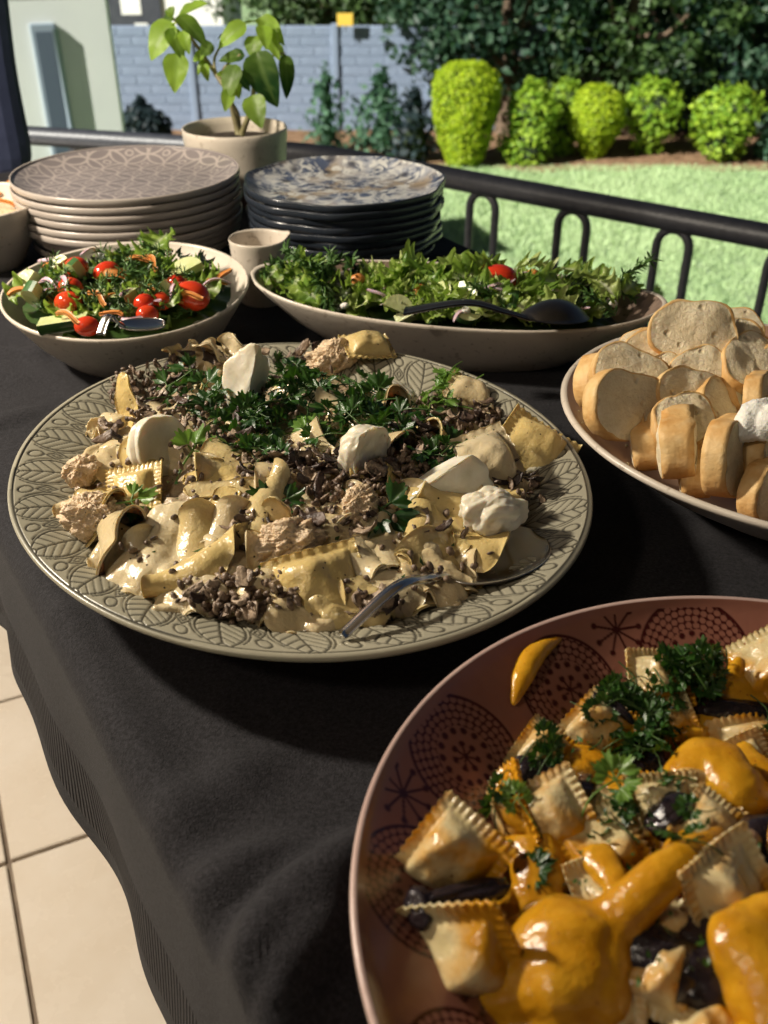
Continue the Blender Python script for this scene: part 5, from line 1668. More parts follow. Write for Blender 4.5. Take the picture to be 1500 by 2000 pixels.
bread(4, 1268, 862, .812, (.90, -.28, .22), 1.45, 'thick crusty slice at the front left of the bowl, crust outward', .95)
bread(4, 1325, 868, .822, (.92, -.25, .18), 1.5, 'thick crusty slice second from the left along the front', 1.08)
bread(2, 1302, 830, .822, (.3, -.5, .8), .1, 'bread slice lying flat behind the two thick crusty slices', .85)
bread(4, 1362, 915, .806, (.90, -.30, .15), 1.5, 'narrow crust edge between the front crusty slices', .92)
bread(3, 1425, 890, .824, (.80, -.55, .20), 1.15, 'big thick slice at the front of the bowl with a broken crust', 1.12)
bread(4, 1487, 888, .822, (.75, -.55, .3), 1.3, 'orange brown crust end at the right front of the bread bowl', .92)
bread(2, 1500, 955, .812, (.6, -.75, .25), 1.0, 'rounded crust end lowest at the right front of the bread bowl', .88)
bread(1, 1466, 712, .852, (.25, -.45, .85), .5, 'slice tilted over with its top crust showing at the right of the pile', 1.05)
bread(5, 1442, 672, .858, (-.1, -.6, .8), .2, 'small pale slice on the right behind the big top slice', .95)
bread(2, 1436, 762, .834, (.75, -.4, .5), .8, 'deep orange crusted slice in the shade at the right of the middle', .85)
bread(3, 1484, 785, .842, (.85, -.45, .25), 1.2, 'slice standing on edge at the right, crumb in the shade', .88)
bread(5, 1492, 836, .836, (-.2, -.65, .75), .3, 'small bright white crumbed slice at the right edge', 1.05)
for i, (px, py, z, nrm, yaw, lab) in enumerate([(1560, 720, .85, (-.1, -.7, .7), .2, 'bread slice upper one beyond the right pile edge'), (1570, 800, .84, (.3, -.7, .6), .5, 'bread slice middle one at the far right of the bowl'),
        (1580, 900, .82, (.7, -.5, .3), 1.0, 'bread slice by the right front rim of the bowl'), (1620, 850, .83, (-.5, -.5, .7), .9, 'bread slice at the rightmost end of the bowl'), (1540, 860, .815, (.1, -.2, 1), .3, 'bread slice lying flat under the right pile'),
        (1400, 840, .806, (.1, -.1, 1), .6, 'bread slice lying flat under the middle of the pile'), (1240, 790, .806, (.0, -.1, 1), .1, 'bread slice lying flat under the left of the pile'), (1340, 770, .806, (.0, .1, 1), .9, 'bread slice lying flat at the bottom back of the pile'), (1420, 660, .85, (-.2, -.6, .8), .3, 'bread slice right behind the big top slice'), (1230, 740, .845, (.1, -.6, .7), -.2, 'bread slice top edge above the broad greyish slice'), (1330, 830, .83, (.1, -.5, .85), .4, 'bread slice leaning behind the thick crusty slices'), (1400, 790, .835, (.5, -.5, .6), .5, 'bread slice in the shade right of the long slice'),
        (1450, 740, .82, (.0, .1, 1), .2, 'bread slice lying flat under the tilted right slice'), (1320, 720, .82, (.1, -.3, 1), 1.2, 'bread slice lying flat under the big top slice')]):
    bread(i % 6, px, py, z, nrm, yaw, lab, .95)
# a chip of pinkish crust on the broad slice

o = obj('cheese_piece', lump((.020, .015, .012), .16, .8, 520, 'feta', 'cheese_piece', nu=40, nv=26)); put(o, at(1492, 822, .852), (-.2, -.5, 1), .3); tag(o, 'white crumbly piece lying on the bread at the right edge', 'cheese')
parts = []
for i in range(90):
    a = rnd.uniform(0, 6.28); q = rnd.uniform(.70, .95); D, F = sphere_grid(6, 5); k_ = rnd.uniform(.0005, .0016)
    lx, ly = BA * q * math.cos(a), BB * q * math.sin(a)
    z = TZ + .0040 + float(np.interp(q, [.55, .72, .85, .93, .975], [.014, .027, .042, .0545, .0618]))
    parts.append((D.reshape(-1, 3) * k_ + np.array([BCX + lx * math.cos(BROT) - ly * math.sin(BROT), BCY + lx * math.sin(BROT) + ly * math.cos(BROT), z]), [F]))
v, f = join(parts); o = obj('bread_crumbs', rawmesh('bread_crumbs', v, f, M['crumb'])); tag(o, 'loose bread crumbs on the inner wall of the bread bowl', 'crumbs', kind='stuff')

# the rest of the pile, to the right of the picture's edge
rb = random.Random(77)
for i in range(26):
    for _ in range(60):
        a = rb.uniform(0, 6.28); q = math.sqrt(rb.random()) * .72
        x, y = BCX + .185 * q * math.cos(a), BCY + .185 * q * math.sin(a)
        if topx(x, y, .83)[0] > 1530: break
    o = obj('bread_slice', BS[i % 6]); o.location = (0, 0, 0)
    put(o, Vector((x, y, TZ + .040 + .05 * (1 - q) + (i % 3) * .006 + .018 * q)), (rb.uniform(-.7, .7), rb.uniform(-.9, .1), rb.uniform(.2, .9)), rb.uniform(0, 6.28), .86)
    tag(o, 'pale bread slice in the right half of the bread bowl', 'bread', 'bread in the right half of the bowl')
b = NB('lettuce_pale')
c = b.mix(b.attr('tone'), (.30, .46, .07), (.62, .68, .30))
c = b.mix(b.attr('vein'), c, (.72, .74, .58))
b.set(color=c, rough=.32, spec=.5); b.translucent((.50, .66, .16), .35); b.bump(b.noise(140, 4), .0012); M['lettuce_pale'] = b.m
# ------------------------------------------------------------------ tomato and cucumber salad (round bowl)
def HS(x, y):
    r = math.hypot((x - SCX) / SA, (y - SCY) / SB)
    return TZ + .0035 + .061 + .022 * max(0, 1 - r * r) - (.05 * max(0, r - .93) / .07 if r > .93 else 0) + .003 * float(sH.fbm(np.array([x, y, 1.0]), 12, 2))
def bed(name, label, H, cx, cy, a, b_, rot, k, mat, drop=.006, kind='stuff'):
    n = 48
    g = np.linspace(-1, 1, n); U, Vv = np.meshgrid(g, g, indexing='ij')
    ang = np.arctan2(Vv, U); rad = np.maximum(np.abs(U), np.abs(Vv)) * k
    lx = rad * np.cos(ang) * a; ly = rad * np.sin(ang) * b_
    X = cx + lx * math.cos(rot) - ly * math.sin(rot); Y = cy + lx * math.sin(rot) + ly * math.cos(rot)
    Z = np.array([[H(p, q) for p, q in zip(ra, rb)] for ra, rb in zip(X, Y)]) - drop + .003 * SN(9).fbm(np.stack([X, Y, 0 * X], -1), 30, 2)
    o = obj(name, rawmesh(name, np.stack([X, Y, Z], -1).reshape(-1, 3), gridF(n, n), M[mat], True, {'tone': np.zeros(n * n), 'vein': np.zeros(n * n)}))
    tag(o, label, 'salad', kind=kind)
bed('shredded_salad_bed', 'dark chopped greens filling the round salad bowl', HS, SCX, SCY, SA, SB, SROT, .84, 'dark_leaf', .012)
LT = [lettuce(.042, .036, 600 + i, .006, deep=.12) for i in range(5)]
LTB = [lettuce(.058, .060, 610 + i, .0075, deep=.18) for i in range(6)]
DK = [lettuce(.034, .022, 620 + i, .004, mat='dark_leaf', deep=.05) for i in range(4)]
LTP = [lettuce(.050, .054, 615 + i, .007, deep=.15, mat='lettuce_pale') for i in range(4)]
FR = [frond(630 + i) for i in range(5)]
FRB = [frond(640 + i, 80, .036, w_=.0011) for i in range(4)]
TM = [lump((.0145, .0118, .0115), .02, .5, 650, 'tomato', 'cherry_tomato', nu=32, nv=20, oct=1), lump((.0125, .0112, .0112), .02, .5, 651, 'tomato', 'cherry_tomato', nu=32, nv=20, oct=1)]
def stick(L, W, T, bend, seed, mat, name):
    r = np.random.default_rng(seed)
    s = np.linspace(-1, 1, 14); v = np.linspace(-1, 1, 4)
    S, Vv = np.meshgrid(s, v, indexing='ij')
    P = np.stack([S * L / 2, Vv * W / 2 * (1 - .5 * np.abs(S) ** 4) + .004 * np.sin(S * 2 + r.uniform(0, 6)), bend * (1 - S ** 2)], -1)
    return sheet(P, T, M[mat], name)
CR = [stick(.024, .0045, .0030, .002, 660 + i, 'carrot', 'carrot_strip') for i in range(3)]
ON = [stick(.034, .0050, .0014, .006, 665 + i, 'onion', 'onion_strip') for i in range(3)]
def cuke(seed, wedge=True, R_=.0155, T=.0085):
    """cucumber piece: half slice of flesh with a dark skin strip"""
    a = np.linspace(0, math.pi, 15)
    pts = np.stack([R_ * np.cos(a), R_ * np.sin(a)], -1)
    V = []
    for z in (-T / 2, T / 2):
        V += [[0, 0, z]] + [[x, y, z] for x, y in pts]
    k = len(pts) + 1
    F3 = []; F4 = []; m3 = []; m4 = []
    for i in range(1, k - 1):
        F3.append([0, i + 1, i]); F3.append([k, k + i, k + i + 1]); m3 += [0, 0]
        F4.append([i, i + 1, k + i + 1, k + i]); m4.append(1)
    F4 += [[0, 1, k + 1, k], [k - 1, 0, k, 2 * k - 1]]; m4 += [0, 0]
    return rawmesh('cucumber_piece', V, [np.array(F4), np.array(F3)], [M['cucumber_flesh'], M['cucumber_skin']], False, None, m4 + m3)
CK = [cuke(1), cuke(2, R_=.0135, T=.018), cuke(3, R_=.010, T=.034)]
SG = 'greens in the round salad bowl'
def szone(px, py):
    return ' at the left' if px < 130 else ' at the right' if px > 330 else ' at the back' if py < 545 else ' at the front' if py > 600 else ' in the middle'
r0 = random.Random(31)
def pick(n_, x0, x1, y0, y1, H, rmax, cen, ab, rot=0):
    out = []
    for _ in range(4000):
        if len(out) >= n_: break
        px, py = r0.uniform(x0, x1), r0.uniform(y0, y1)
        p = hit(px, py, H)
        dx, dy = p.x - cen[0], p.y - cen[1]
        lx = dx * math.cos(rot) + dy * math.sin(rot); ly = -dx * math.sin(rot) + dy * math.cos(rot)
        if math.hypot(lx / ab[0], ly / ab[1]) < rmax: out.append((px, py))
    return out
sc_ = lambda n_, rm=.84: pick(n_, -120, 490, 490, 660, HS, rm, (SCX, SCY), (SA, SB), SROT)
scatter(LT, 'salad_leaf', sc_(46), HS, 'small ruffled green leaf in the tomato salad', 'salad leaf', SG, 32, (.7, 1.05), (-.002, .006), .5, zone=szone, to=(SCX, SCY))
scatter(DK, 'dark_salad_leaf', sc_(34), HS, 'smooth dark green leaf in the tomato salad', 'salad leaf', 'dark leaves in the round salad bowl', 33, (.7, 1.0), (-.002, .006), .5, zone=szone, to=(SCX, SCY))
scatter(FR, 'dill_frond', sc_(60, .84), HS, 'feathery dill frond in the tomato salad', 'dill', 'dill in the round salad bowl', 34, (.7, 1.1), (.0, .010), .5, zone=szone, to=(SCX, SCY))
scatter(CR, 'carrot_strip', sc_(12), HS, 'thin carrot strip in the tomato salad', 'carrot', 'carrot strips in the round salad bowl', 35, (.8, 1.1), (.004, .012), .3, zone=szone)
scatter(ON, 'onion_strip', sc_(14), HS, 'thin pinkish onion sliver in the tomato salad', 'onion', 'onion slivers in the round salad bowl', 36, (.7, 1.0), (.004, .012), .4, zone=szone)
for i, (px, py, yaw, s_, lab) in enumerate([(38, 545, .5, 1.15, 'cherry tomato nearest the left edge of the salad bowl'), (152, 538, .9, 1.2, 'cherry tomato at the back left of the salad bowl'), (212, 547, .7, 1.15, 'cherry tomato beside the yellow pepper bit at the back'),
        (140, 578, .1, 1.15, 'upper of the two cherry tomatoes stacked in the middle'), (138, 606, -.1, 1.12, 'lower of the two cherry tomatoes stacked in the middle'), (346, 568, .2, .9, 'small round cherry tomato left of the big halved one'),
        (377, 592, -.3, 1.45, 'large red tomato half at the right of the salad bowl'), (285, 608, .4, 1.0, 'cherry tomato half buried under green leaf right of the middle'), (173, 652, .1, .95, 'cherry tomato at the front rim of the salad bowl'), (318, 603, .3, .9, 'cherry tomato in the shade near the large red half'), (290, 628, .2, .85, 'cherry tomato behind the fork at the front')]):
    p = hit(px, py, HS); o = obj('cherry_tomato', TM[i % 2]); put(o, p + Vector((0, 0, .007)), (.1, -.2, 1), yaw, s_ * .82); tag(o, lab, 'tomato', 'tomatoes in the round salad bowl')
for i, (px, py, yaw, k_, nrm, s_, lab) in enumerate([(213, 588, 4.3, 2, (.95, -.22, .1), 1.35, 'pale cucumber stick in the middle of the salad bowl'), (68, 575, .8, 1, (-.4, -.7, .6), 1.0, 'cucumber chunk beside a carrot strip at the left'), (368, 550, .5, 0, (-.2, -.5, .9), 1.1, 'cucumber slice at the right back of the salad bowl'),
        (125, 638, 4.3, 2, (.96, .15, .1), 1.25, 'cucumber stick along the front rim of the salad bowl'), (125, 540, .6, 1, (-.3, -.6, .8), .8, 'small cucumber chunk left of the back tomato'), (332, 588, .3, 1, (.5, .2, .6), .8, 'dark skinned cucumber piece under the small round tomato'), (165, 552, .9, 0, (.5, .5, .4), 1.1, 'cucumber slice showing dark skin between two tomatoes'), (90, 600, 1.2, 0, (.3, .6, .5), 1.3, 'cucumber slice lying skin up near the left')]):
    p = hit(px, py, HS); o = obj('cucumber_piece', CK[k_]); put(o, p + Vector((0, 0, .008)), nrm, yaw, s_); tag(o, lab, 'cucumber', 'cucumber in the round salad bowl')
for px, py, yaw, lab in [(48, 597, .55, 'long carrot strip by the left cucumber chunk'), (195, 610, -.55, 'carrot strip below the pale cucumber stick'), (275, 535, .3, 'carrot strip in the little pile at the back'), (300, 540, -.8, 'pinkish carrot strip crossing the little pile at the back'), (438, 568, 1.4, 'short carrot strip upright by the right rim'), (372, 606, .1, 'short carrot strip in front of the large tomato half'), (138, 648, -.3, 'carrot bit by the front rim')]:
    p = hit(px, py, HS); o = obj('carrot_strip', CR[0]); put(o, p + Vector((0, 0, .013)), (0, -.4, 1), yaw, 1.05); tag(o, lab, 'carrot', 'single carrot strips in the round salad bowl')
p = hit(228, 560, HS); o = obj('pepper_bit', stick(.018, .010, .004, .002, 680, 'carrot', 'pepper_bit')); put(o, p + Vector((0, 0, .012)), (.2, -.7, .6), -.7); tag(o, 'yellow pepper bit against a cherry tomato in the salad bowl', 'pepper')
for i, (px, py, yaw, s_, lab) in enumerate([(430, 588, 2.6, .8, 'bright green leaf at the right rim of the salad bowl'), (340, 616, 1.9, .65, 'bright ruffled leaf in front of the large tomato half'), (300, 515, 1.4, .8, 'feathery green leaf standing at the back of the salad bowl'), (20, 600, .6, .8, 'green leaf at the left edge of the picture')]):
    p = hit(px, py, HS); o = obj('salad_leaf', LTB[i]); put(o, p + Vector((0, 0, .008)), (-.1, -.6, 1), yaw, s_); tag(o, lab, 'salad leaf', 'single leaves in the round salad bowl')
spoon('fork', (322, 632), .838, (232, 634), .840, (196, 652), .842, .026, 'steel serving fork lying at the front rim of the round salad bowl', depth=.003, hw=(.003, .004))

# ------------------------------------------------------------------ leaf salad in the long dish
def HO(x, y):
    dx, dy = x - OCX, y - OCY
    lx = dx * math.cos(OROT) + dy * math.sin(OROT); ly = -dx * math.sin(OROT) + dy * math.cos(OROT)
    r = math.hypot(lx / OA, ly / OB)
    return TZ + .0035 + .044 + .026 * max(0, 1 - (r / .95) ** 2) - (.04 * max(0, r - .95) / .05 if r > .95 else 0) + .004 * float(sH.fbm(np.array([x, y, 2.0]), 10, 2))
bed('mixed_leaf_bed', 'dark leaves filling the long salad dish', HO, OCX, OCY, OA, OB, OROT, .79, 'dark_leaf', .012)
def ozone(px, py):
    return ' at the left tip' if px < 640 else ' at the right tip' if px > 1140 else (' along the front rim' if py > 590 else ' along the back') if py > 590 or py < 550 else ' in the middle'
oc = lambda n_, rm=.78, x0=520, x1=1290: pick(n_, x0, x1, 500, 640, HO, rm, (OCX, OCY), (OA, OB), OROT)
scatter(LTP, 'pale_lettuce_leaf', oc(48), HO, 'pale ruffled lettuce heart leaf in the long dish', 'lettuce', 'pale lettuce in the long dish', 48, (.5, .85), (.006, .016), .7, zone=ozone, to='dish')
scatter(LTB, 'lettuce_leaf', oc(52), HO, 'ruffled green lettuce leaf in the long dish', 'lettuce', 'lettuce in the long dish', 41, (.55, .95), (.0, .010), .6, zone=ozone, to='dish')
scatter(LT, 'lettuce_leaf', oc(40), HO, 'small ruffled lettuce leaf in the long dish', 'lettuce', 'small lettuce in the long dish', 42, (.7, 1.1), (.003, .014), .7, zone=ozone, to='dish')
scatter(DK, 'dark_salad_leaf', oc(26), HO, 'smooth dark leaf in the long dish', 'salad leaf', 'dark leaves in the long dish', 43, (.7, 1.2), (.0, .012), .6, zone=ozone, to='dish')
scatter(FRB, 'frisee_leaf', oc(28, .84), HO, 'feathery frisee leaf in the long dish', 'frisee', 'frisee in the long dish', 44, (.7, 1.1), (.0, .014), .5, zone=ozone, to='dish')
FT = [lump((.007, .0055, .0045), .2, .8, 690 + i, 'feta', 'feta_crumb', nu=16, nv=10) for i in range(3)]
scatter(LTB, 'lettuce_leaf', cloud(572, 563, 48, 20, 14, 55), HO, 'ruffled lettuce leaf spilling over the left tip of the dish', 'lettuce', 'lettuce at the left tip', 56, (.5, .8), (.016, .030), .6)
scatter(FRB, 'frisee_leaf', cloud(590, 575, 60, 22, 12, 57), HO, 'feathery frisee spilling over the left tip of the dish', 'frisee', 'frisee at the left tip', 58, (.7, 1.1), (.014, .028), .6)
scatter(LTB + LTP, 'lettuce_leaf', cloud(1205, 585, 62, 20, 16, 65), HO, 'ruffled lettuce leaf filling the right tip of the dish', 'lettuce', 'lettuce at the right tip', 66, (.5, .85), (.012, .024), .6)
scatter(FRB, 'frisee_leaf', cloud(1200, 590, 60, 20, 8, 67), HO, 'feathery frisee at the right tip of the dish', 'frisee', 'frisee at the right tip', 68, (.7, 1.0), (.012, .024), .6)
scatter(FT, 'feta_crumb', oc(22, .78, 640), HO, 'white cheese crumb in the long dish', 'cheese', 'cheese crumbs in the long dish', 45, (.4, .8), (.006, .014), .5, zone=ozone)
scatter(ON, 'onion_strip', oc(20, .78), HO, 'pale onion sliver in the long dish', 'onion', 'onion slivers in the long dish', 46, (.5, .8), (.008, .016), .6, zone=ozone)
scatter(CK[:2], 'cucumber_piece', oc(12, .76), HO, 'cucumber slice in the long dish', 'cucumber', 'cucumber in the long dish', 47, (.8, 1.1), (.004, .010), .8, zone=ozone)
for px, py, s_, mt, lab in [(975, 570, 1.25, 0, 'glossy red cherry tomato in the middle of the long dish')]:
    p = hit(px, py, HO); o = obj('cherry_tomato', TM[mt]); put(o, p + Vector((0, 0, .012)), (.1, -.3, 1), -.3, s_); tag(o, lab, 'tomato')
for px, py, lab in [(1040, 562, 'orange carrot cube right of the red tomato'), (1072, 558, 'orange carrot cube furthest from the red tomato'), (700, 570, 'small orange carrot cube at the left of the long dish'), (820, 592, 'orange carrot cube by the end of the dark server handle')]:
    p = hit(px, py, HO); o = obj('carrot_cube', lump((.0075, .0062, .0055), .1, .6, 700 + int(px), 'carrot', 'carrot_cube', nu=18, nv=12)); put(o, p + Vector((0, 0, .013)), (.1, -.3, 1), .4); tag(o, lab, 'carrot')
for i, (px, py, yaw, s_, lab, nrm) in enumerate([(1180, 580, .3, 1.0, 'big pale lettuce leaf near the right end of the long dish', (-.3, -.6, .8)), (1110, 565, .9, 1.0, 'upright yellow green lettuce leaf right of the carrot cubes', (-.2, -.9, .3)), (880, 575, .5, .9, 'light green lettuce heart leaf in the middle of the dish', (-.2, -.8, .6)), (575, 562, 2.9, .75, 'frilly leaf hanging over the left tip of the long dish', (-.4, -.4, .8)), (640, 588, 3.6, .7, 'feathery leaf drooping over the front rim at the left', (-.1, -.9, .4)), (1270, 580, .3, .8, 'leaf sticking up at the right tip of the long dish', (.1, -.5, .8))]):
    p = hit(px, py, HO); o = obj('lettuce_leaf', LTB[i]); put(o, p + Vector((0, 0, .012)), nrm, yaw, s_); tag(o, lab, 'lettuce', 'single leaves in the long dish')
spoon('serving_spoon', (1135, 612), .826, (1030, 622), .836, (790, 606), .838, .046, 'dark steel serving spoon face down across the long dish', 'dark_steel', hw=(.0035, .0085), depth=-.014)

# carrot strips in the bowl at the left edge
def HF(x, y): return TZ + .068
for i, (px, py, yaw) in enumerate([(30, 372, .6), (22, 362, 1.2), (-20, 380, .2), (-50, 390, 2.0), (-90, 385, .9), (10, 395, 2.5)]):
    p = at(px, py, .822); o = obj('carrot_strip', CR[i % 3]); put(o, p, (.2, -.3, 1), yaw, 1.1); tag(o, ['upright carrot strip nearest the plate stack in the side bowl', 'carrot strip behind the upright one in the side bowl', 'carrot strip in the middle of the side bowl', 'carrot strip at the far left of the side bowl', 'leftmost carrot strip in the side bowl', 'carrot strip by the front rim of the side bowl'][i], 'carrot', 'carrot strips in the side bowl')
n = 24; aa = np.linspace(0, 2 * np.pi, 40, endpoint=False)
V = np.stack([np.stack([fp.x + q * .078 * np.cos(aa), fp.y + q * .078 * np.sin(aa), TZ + .058 + .012 * (1 - q * q) + .003 * np.sin(5 * aa + q * 9)], -1) for q in np.linspace(.02, 1, 10)], 1)
o = obj('grain_salad', rawmesh('grain_salad', V.reshape(-1, 3), gridF(40, 10, True), M['chicken'])); tag(o, 'pale grain salad in the bowl at the left edge', 'salad', kind='stuff')
# ------------------------------------------------------------------ ravioli in orange sauce (near bowl)
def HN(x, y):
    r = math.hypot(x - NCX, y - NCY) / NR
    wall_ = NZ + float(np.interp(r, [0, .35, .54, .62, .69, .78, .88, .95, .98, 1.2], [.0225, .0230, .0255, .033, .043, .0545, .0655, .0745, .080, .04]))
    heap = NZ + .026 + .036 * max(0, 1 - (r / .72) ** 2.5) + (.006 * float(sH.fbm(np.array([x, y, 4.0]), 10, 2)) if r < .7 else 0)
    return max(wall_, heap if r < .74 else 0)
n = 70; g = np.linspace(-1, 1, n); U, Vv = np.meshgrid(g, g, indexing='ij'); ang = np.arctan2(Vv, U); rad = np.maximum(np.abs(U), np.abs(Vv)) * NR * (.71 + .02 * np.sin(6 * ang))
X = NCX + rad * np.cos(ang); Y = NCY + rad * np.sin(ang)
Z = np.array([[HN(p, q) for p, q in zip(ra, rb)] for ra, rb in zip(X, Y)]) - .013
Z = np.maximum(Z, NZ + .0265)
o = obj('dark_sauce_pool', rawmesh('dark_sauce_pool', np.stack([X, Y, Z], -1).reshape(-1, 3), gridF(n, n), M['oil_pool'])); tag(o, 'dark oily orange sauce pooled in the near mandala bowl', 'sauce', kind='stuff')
RVN = [pillow(.036, .034, .0080, .26, .05, 11, 720 + i, bend=(-.5, .4, .8, -.3)[i], wob=.0042, n=49) for i in range(4)]
RVN2 = [pillow(.040, .030, .0075, .28, .05, 12, 730 + i, bend=(.9, -.6)[i], wob=.0042, n=49) for i in range(2)]
def nfeat(me, px, py, lab, cat, yaw, nrm, lift, s=1.0, name=None, group=None):
    return feature(me, px, py, lab, cat, yaw, nrm, lift, s, name, HN, group)
RG = 'ravioli in the near bowl'
for k, px, py, yaw, nrm, lift, s_, lab in [
    (0, 888, 1712, .9, (-.35, -.75, .6), .012, 1.05, 'pale ravioli leaning on the left wall above an aubergine strip'),
    (2, 915, 1880, 1.4, (-.30, -.92, .25), .006, 1.25, 'shaded ravioli below the aubergine strip at the lower left'),
    (1, 1065, 1660, .5, (-.2, -.6, .8), .020, 1.05, 'serrated ravioli covered by sauce left of the bright parsley'),
    (3, 975, 1620, 1.2, (-.85, -.2, .5), .010, 1.0, 'ravioli edge standing up at the left with a clear zigzag border'),
    (0, 1165, 1455, .8, (-.3, -.6, .8), .008, .9, 'pale ravioli at the back left with a dark aubergine cap'),
    (1, 1298, 1425, .3, (-.3, -.5, .8), .008, .75, 'small pale ravioli behind the dark parsley tuft'),
    (2, 1280, 1345, .1, (.0, -.5, .8), .006, .9, 'ravioli with zigzag border at the back rim of the food'),
    (3, 1480, 1330, .4, (-.3, -.5, .8), .012, 1.0, 'ravioli at the back right with frilly border'),
    (1, 1290, 1600, .1, (.0, -.6, .8), .006, .9, 'yellowish ravioli below the folded sauce mound'),
    (2, 1405, 1770, .7, (.2, -.7, .6), .010, 1.05, 'ravioli with zigzag border behind the long arm of sauce'),
    (0, 1460, 1480, .2, (.0, -.5, .9), .004, .95, 'ravioli lying flat by the right edge below an aubergine strip'),
    (3, 1170, 1690, .5, (.2, -.5, .9), .012, .95, 'ravioli in the middle with its border in the light'),
    (0, 1060, 1480, 1.0, (.1, -.4, .9), .001, .8, 'ravioli in the shade at the far left of the food'),
    (1, 1380, 1640, .9, (.2, -.4, .9), .006, .8, 'ravioli in the dark hollow right of the middle')]:
    nfeat(RVN[k], px, py, lab, 'ravioli', yaw, nrm, lift, s_, 'ravioli', RG)
r = random.Random(61)
for i in range(26):
    px, py = r.uniform(900, 1500), r.uniform(1400, 2050)
    p = hit(px, py, HN)
    if math.hypot(p.x - NCX, p.y - NCY) > .105: continue
    o = obj('ravioli', RVN[i % 4] if i % 3 else RVN2[i % 2]); put(o, p + Vector((0, 0, .000)), (r.gauss(0, .3), r.gauss(-.2, .3), 1), r.uniform(0, 6), r.uniform(.8, 1)); tag(o, 'ravioli low in the dark sauce of the near bowl', 'ravioli', 'ravioli sunk in the sauce')
def blob(name, chains, lab, cat='sauce', mat='orange_sauce', vox=.0013, H=HN, flat=1.0, sm=8):
    parts = []
    c0 = None
    for ch in chains:
        pts = []; rr_ = []
        for px, py, lz, rad in ch:
            p = hit(px, py, H) + Vector((0, 0, lz)); pts.append(tuple(p)); rr_.append(rad)
        if c0 is None: c0 = np.array(pts[0])
        if len(pts) == 1:
            D, F = sphere_grid(28, 18); parts.append(((D * rr_[0]).reshape(-1, 3) * np.array([1, 1, .8]) + np.array(pts[0]), [F])); continue
        N_ = max(16, len(pts) * 7)
        P = smooth_path(pts, N_); Rr = np.interp(np.linspace(0, 1, N_), np.linspace(0, 1, len(rr_)), rr_)
        e0 = P[0] - P[1]; e0 /= np.linalg.norm(e0); e1 = P[-1] - P[-2]; e1 /= np.linalg.norm(e1)
        caps = [(.95, .25), (.75, .6), (.45, .87)]
        P = np.concatenate([[P[0] + e0 * Rr[0] * a for a, _ in caps], P, [P[-1] + e1 * Rr[-1] * a for a, _ in caps[::-1]]])
        Rr = np.concatenate([[Rr[0] * b_ for _, b_ in caps], Rr, [Rr[-1] * b_ for _, b_ in caps[::-1]]])
        parts.append(tube(P, Rr, 20))
    v, f = join(parts)
    v = v - c0
    zc = v[:, 2].min(); v[:, 2] = zc + (v[:, 2] - zc) * .86
    sn = SN(int(abs(c0[0]) * 1e4) % 999)
    v = v + (sn.fbm(v, 20, 4) * .0034)[:, None] * np.array([1, 1, .6]) * min(1, max(max(x[3] for x in ch) for ch in chains) / .012)
    o = obj(name, rawmesh(name, v, f, M[mat]), None, tuple(c0))
    m1 = o.modifiers.new('fuse', 'REMESH'); m1.mode = 'VOXEL'; m1.voxel_size = vox; m1.use_smooth_shade = True
    m2 = o.modifiers.new('soften', 'SMOOTH'); m2.iterations = sm; m2.factor = .5
    tag(o, lab, cat)
    return o
blob('orange_sauce', [[(1035, 1915, .016, .018), (1105, 1895, .021, .020), (1165, 1895, .017, .015)], [(1025, 1960, .014, .019), (1095, 1950, .018, .022), (1160, 1950, .013, .017)], [(1050, 2030, .006, .018), (1130, 2040, .006, .018)], [(1150, 1880, .020, .012), (1215, 1830, .026, .0098), (1285, 1772, .030, .0088), (1345, 1725, .028, .0062), (1385, 1700, .026, .0042)]],
     'large glossy mound of orange sauce at the bottom with a long arm pointing right')
blob('orange_sauce', [[(1440, 1890, .018, .015), (1480, 1940, .016, .017), (1520, 2010, .010, .018)], [(1500, 1880, .014, .016)], [(1440, 1880, .020, .012), (1480, 1850, .018, .012)]], 'glossy mound of orange sauce at the lower right edge')
blob('orange_sauce', [[(1330, 1545, .010, .011), (1380, 1530, .014, .015), (1430, 1560, .010, .016)], [(1390, 1590, .004, .016)], [(1340, 1465, .012, .0085), (1375, 1442, .013, .0075), (1425, 1470, .012, .0068), (1462, 1520, .011, .0062), (1520, 1545, .009, .0066)]], 'folded mound of orange sauce with a curled strand on top at the right')
blob('orange_sauce', [[(1085, 1555, .006, .008), (1120, 1530, .010, .0115), (1170, 1540, .011, .0100), (1225, 1585, .007, .0048)], [(1080, 1590, .002, .008)]], 'leaf shaped lump of orange sauce behind the bright parsley')
blob('orange_sauce', [[(1005, 1375, .0015, .0016), (1018, 1330, .002, .0055), (1040, 1285, .002, .0062), (1070, 1258, .002, .0042), (1098, 1242, .0015, .0016)]], 'teardrop splash of orange sauce on the printed inner wall', vox=.0009, sm=5)
blob('orange_sauce', [[(1315, 1300, .002, .0020), (1360, 1328, .006, .0036), (1410, 1350, .009, .0062), (1470, 1385, .008, .0085), (1530, 1420, .006, .008)], [(1428, 1335, .010, .005), (1434, 1318, .012, .0028)]], 'ridge of orange sauce running along the back of the food', vox=.001)
blob('orange_sauce', [[(1045, 1650, .017, .0090), (1030, 1700, .015, .0115), (1040, 1760, .011, .0105), (1065, 1815, .006, .0075), (1090, 1870, .003, .0055)], [(1065, 1690, .015, .0105), (1075, 1740, .010, .0085)], [(985, 1790, .012, .0050), (1000, 1840, .006, .0055)], [(1160, 1700, .018, .005), (1185, 1750, .014, .0055), (1210, 1800, .008, .004)]], 'orange sauce running down the serrated ravioli in the middle left', vox=.001)
blob('orange_sauce', [[(1310, 1690, .006, .006), (1345, 1665, .008, .0065), (1365, 1690, .004, .005)]], 'small curl of orange sauce beside the beans', vox=.001)
